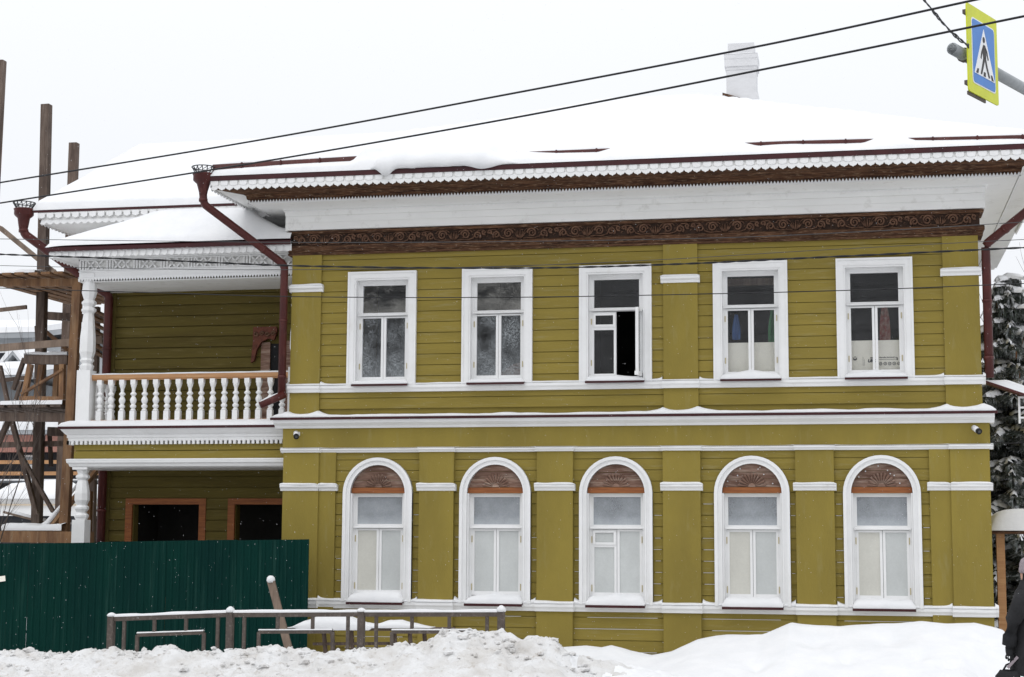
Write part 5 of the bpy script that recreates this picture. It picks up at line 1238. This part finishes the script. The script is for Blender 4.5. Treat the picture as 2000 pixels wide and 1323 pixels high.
cable('thin_wire', [PY(x, y, YW) for x, y in ((0, 467), (300, 471), (620, 474), (1000, 472), (1400, 465), (1700, 452), (2000, 434))], .005, 'thin frosted wire crossing the carved brown frieze', 'cable_grey', .4)
cable('thin_wire', [PY(x, y, YW + .1) for x, y in ((0, 519), (130, 522), (400, 527), (700, 526), (1000, 520), (1300, 507), (1600, 489), (2000, 468))], .0045, 'thin frosted wire crossing tight beside the black twisted cable', 'cable_grey', .4)
cable('thin_wire', [PY(x, y, YW + .2) for x, y in ((0, 563), (300, 572), (600, 580), (1000, 581), (1400, 574), (1700, 566), (2000, 554))], .0065, 'dark wire crossing the top panes of the upper windows', 'cable', .4)
cable('thin_wire', [PY(x, y, 1.0) for x, y in ((1930, 860), (1965, 866), (2000, 864))], .008, 'short dark wire running from the house corner past the spruce', 'cable', .3)
# twisted pair rising from the sign arm
s0 = arm0 + Vector((0, 0, .08)); dd_ = (arm0 - CAMP).dot(RC @ Vector((0, 1, 0)))
cable('twisted_cable', [at_dist(1886, 86, dd_), at_dist(1862, 66, dd_), at_dist(1838, 40, dd_), at_dist(1818, 16, dd_), at_dist(1800, -6, dd_)], .0055, 'loose twisted wires running up from the end of the sign arm', 'cable_grey', .25, .16, 3, 2.6)

# ================================================================== PASSER-BY
PYW = -6.0; pc = PY(2012, 1200, PYW)
per = thing('person', 'passer-by in long black coat and greyish knit hat by the snow bank', 'person', (pc.x, PYW, .02))
def skin(name, verts, edges, radii, mt, parent, sub=2, root=0):
    me = bpy.data.meshes.new(name); me.from_pydata(verts, edges, []); me.materials.append(MAT[mt]); o = put(name, me, parent)
    bm_ = bmesh.new(); bm_.from_mesh(me); ly = bm_.verts.layers.skin.verify(); bm_.verts.ensure_lookup_table()
    for v, r in zip(bm_.verts, radii): v[ly].radius = r if isinstance(r, tuple) else (r, r)
    bm_.verts[root][ly].use_root = True; bm_.to_mesh(me); bm_.free()
    o.modifiers.new('skin', 'SKIN').use_smooth_shade = True; s_ = o.modifiers.new('sub', 'SUBSURF'); s_.levels = sub; s_.render_levels = sub; return o
V = [(0, 0, .92), (0, 0, 1.15), (0, 0, 1.36), (0, .01, 1.47), (0, -.01, 1.60), (0, -.01, 1.70),
     (-.10, 0, .86), (-.11, -.03, .48), (-.11, .05, .10), (-.11, -.10, .04), (.10, 0, .86), (.11, .04, .48), (.11, .02, .10), (.11, -.13, .04),
     (-.20, 0, 1.38), (-.27, .12, 1.12), (-.265, .17, .87), (-.262, .18, .80), (.20, 0, 1.38), (.27, .02, 1.10), (.25, -.10, .88), (.245, -.13, .81)]
Ed = [(0, 1), (1, 2), (2, 3), (3, 4), (4, 5), (0, 6), (6, 7), (7, 8), (8, 9), (0, 10), (10, 11), (11, 12), (12, 13), (2, 14), (14, 15), (15, 16), (16, 17), (2, 18), (18, 19), (19, 20), (20, 21)]
Rd = [.15, .15, .13, .065, .10, .085, .10, .07, .05, .045, .10, .07, .05, .045, .085, .065, .05, .04, .085, .065, .05, .04]
bd = skin('body', V, Ed, Rd, 'black_soft', per)
m = MB(); prof = [(.30, .235, .52), (.285, .225, .70), (.255, .205, .92), (.235, .19, 1.08), (.245, .19, 1.22), (.255, .18, 1.34), (.22, .155, 1.43), (.13, .12, 1.49), (.09, .10, 1.54)]; rows = []
for a_x, a_y, z in prof:
    rows.append([(a_x * math.cos(t) * (1 + .03 * math.sin(5 * t + z * 4)), a_y * math.sin(t) * (1 + .03 * math.cos(4 * t + z * 5)), z + .012 * math.sin(3 * t)) for t in np.linspace(0, 2 * math.pi, 33)])
m.grid(np.array(rows)); m.build('coat', 'black_soft', bd, True)
def limb(pts, rad, nm, mt): m = MB(); m.tube(pts, rad, 12); return m.build(nm, mt, bd, True)
limb([(-.19, .0, 1.41), (-.245, .04, 1.30), (-.28, .12, 1.12), (-.272, .16, .95), (-.266, .175, .85)], [.085, .10, .088, .078, .075], 'sleeve', 'black_soft')
limb([(.19, .0, 1.41), (.245, .01, 1.30), (.285, .02, 1.10), (.265, -.08, .93), (.255, -.11, .85)], [.085, .10, .088, .078, .075], 'sleeve', 'black_soft')
# head: face with nose, eyes, mouth, ears
m = MB(); rows = []
for i in range(15):
    v = i / 14; z = 1.49 + .25 * v; r = .098 * math.sin(math.pi * (.12 + .83 * v)) ** .6
    rows.append([(r * .82 * math.cos(t), r * math.sin(t) * (1.05) - .012 - (.018 * math.exp(-((v - .45) / .10) ** 2) * math.exp(-((t - 1.5 * math.pi) / .16) ** 2)), z) for t in np.linspace(0, 2 * math.pi, 33)])
m.grid(np.array(rows)); hd_ = m.build('head', 'skin', bd, True)
m = MB()
for s_ in (-1, 1): m.lathe([(.003, -.008), (.010, 0), (.003, .008)], (s_ * .032, -.102, 1.625), 8)
m.build('eyes', 'black_soft', bd); m = MB(); m.tube([(-.024, -.100, 1.553), (0, -.108, 1.551), (.024, -.100, 1.553)], .006, 6); m.build('mouth', 'cloth_red', bd)
m = MB()
for s_ in (-1, 1): m.tube([(s_ * .080, .0, 1.585), (s_ * .092, .01, 1.61), (s_ * .084, .005, 1.64)], [.01, .014, .01], 6)
m.build('ears', 'skin', bd, True)
m = MB(); m.lathe([(.100, 1.625), (.112, 1.635), (.114, 1.68), (.107, 1.69), (.106, 1.73), (.088, 1.775), (.05, 1.80), (.008, 1.81)], (0, -.008, 0), 20); m.build('knit_hat', 'knit', bd, True)
# gloved hand closed round the bag handle
def hand(x, y, z):
    m = MB(); m.tube([(x, y, z + .03), (x, y - .01, z - .02), (x, y - .015, z - .075)], [.034, .042, .038], 8)
    for k in range(4):
        yy = y - .05 + .024 * k; ln = (.9, 1, .96, .8)[k]
        m.tube([(x - .012, yy, z - .07), (x - .035, yy, z - .10 * ln), (x - .012, yy, z - .128 * ln), (x + .016, yy, z - .112 * ln)], [.0105, .010, .0095, .008], 6)
    m.tube([(x + .02, y - .045, z - .015), (x + .03, y - .07, z - .06), (x + .012, y - .062, z - .10)], [.013, .012, .009], 6); return m.build('glove', 'black_soft', bd, True)
hand(-.265, .185, .81); hand(.252, -.12, .82)
per.rotation_euler.z = R_(72)
bg = thing('shopping_bag', 'black handbag with pale strap hanging from the passer-by hand', 'bag', (pc.x - .255, PYW - .20, .30))
m = MB(); rows = []
for z, a_x, a_y in ((0, .12, .07), (.03, .16, .09), (.14, .155, .09), (.24, .13, .07), (.30, .10, .04)):
    rows.append([(a_x * math.copysign(abs(math.cos(t)) ** .6, math.cos(t)) + .02 * math.sin(z * 20), a_y * math.copysign(abs(math.sin(t)) ** .6, math.sin(t)), z + .012 * math.sin(3 * t + z * 30)) for t in np.linspace(0, 2 * math.pi, 29)])
m.grid(np.array(rows)); m.quad(*[tuple(p) for p in rows[-1][:-1]]); m.quad(*[tuple(p) for p in rows[0][:-1]]); m.build('pouch', 'black_soft', bg, True)
m = MB(); m.tube([(-.07, 0, .29), (-.03, 0, .36), (.03, .02, .385), (.08, .0, .35), (.09, 0, .29)], .011, 8); m.build('handle', 'black_soft', bg, True)
m = MB(); m.bar((-.02, -.03, .33), (.09, -.02, .45), .01, .03, (1, 0, 0)); m.build('strap', 'knit', bg)

# ================================================================== FALLING SNOW
fl = MB()
for k in range(3600):
    d_ = random.uniform(6, 24); px = random.uniform(-100, 2100); py = random.uniform(-80, 1400)
    p = at_dist(px, py, d_); s_ = random.uniform(.0012, .0021) * (d_ / 10) ** .7
    b = len(fl.v); fl.v += [tuple(p + Vector((s_ * a, s_ * b2, s_ * c))) for a, b2, c in ((1, 0, -.6), (-.6, .8, -.6), (-.6, -.8, -.6), (0, 0, 1))]
    fl.f += [(b, b + 2, b + 1), (b, b + 1, b + 3), (b + 1, b + 2, b + 3), (b + 2, b, b + 3)]
o = fl.build('falling_snow', 'snow'); stuff(o); tag(o, 'light snowflakes falling in the air over the street', 'snow')

# repeats of a kind share a group
GROUPS = {'overhead_cable': 'thick cables over the street', 'thin_wire': 'thin wires in front of the house', 'twisted_cable': 'twisted cables over the street',
          'security_camera': 'security cameras on the house front', 'spruce_tree': 'snowy spruces beside the house', 'bare_tree': 'bare saplings behind the spruces', 'insulation_board': 'insulation boards behind the upper windows'}
for o in bpy.data.objects:
    k = o.name.split('.')[0]
    if o.parent is None and k in GROUPS: o['group'] = GROUPS[k]
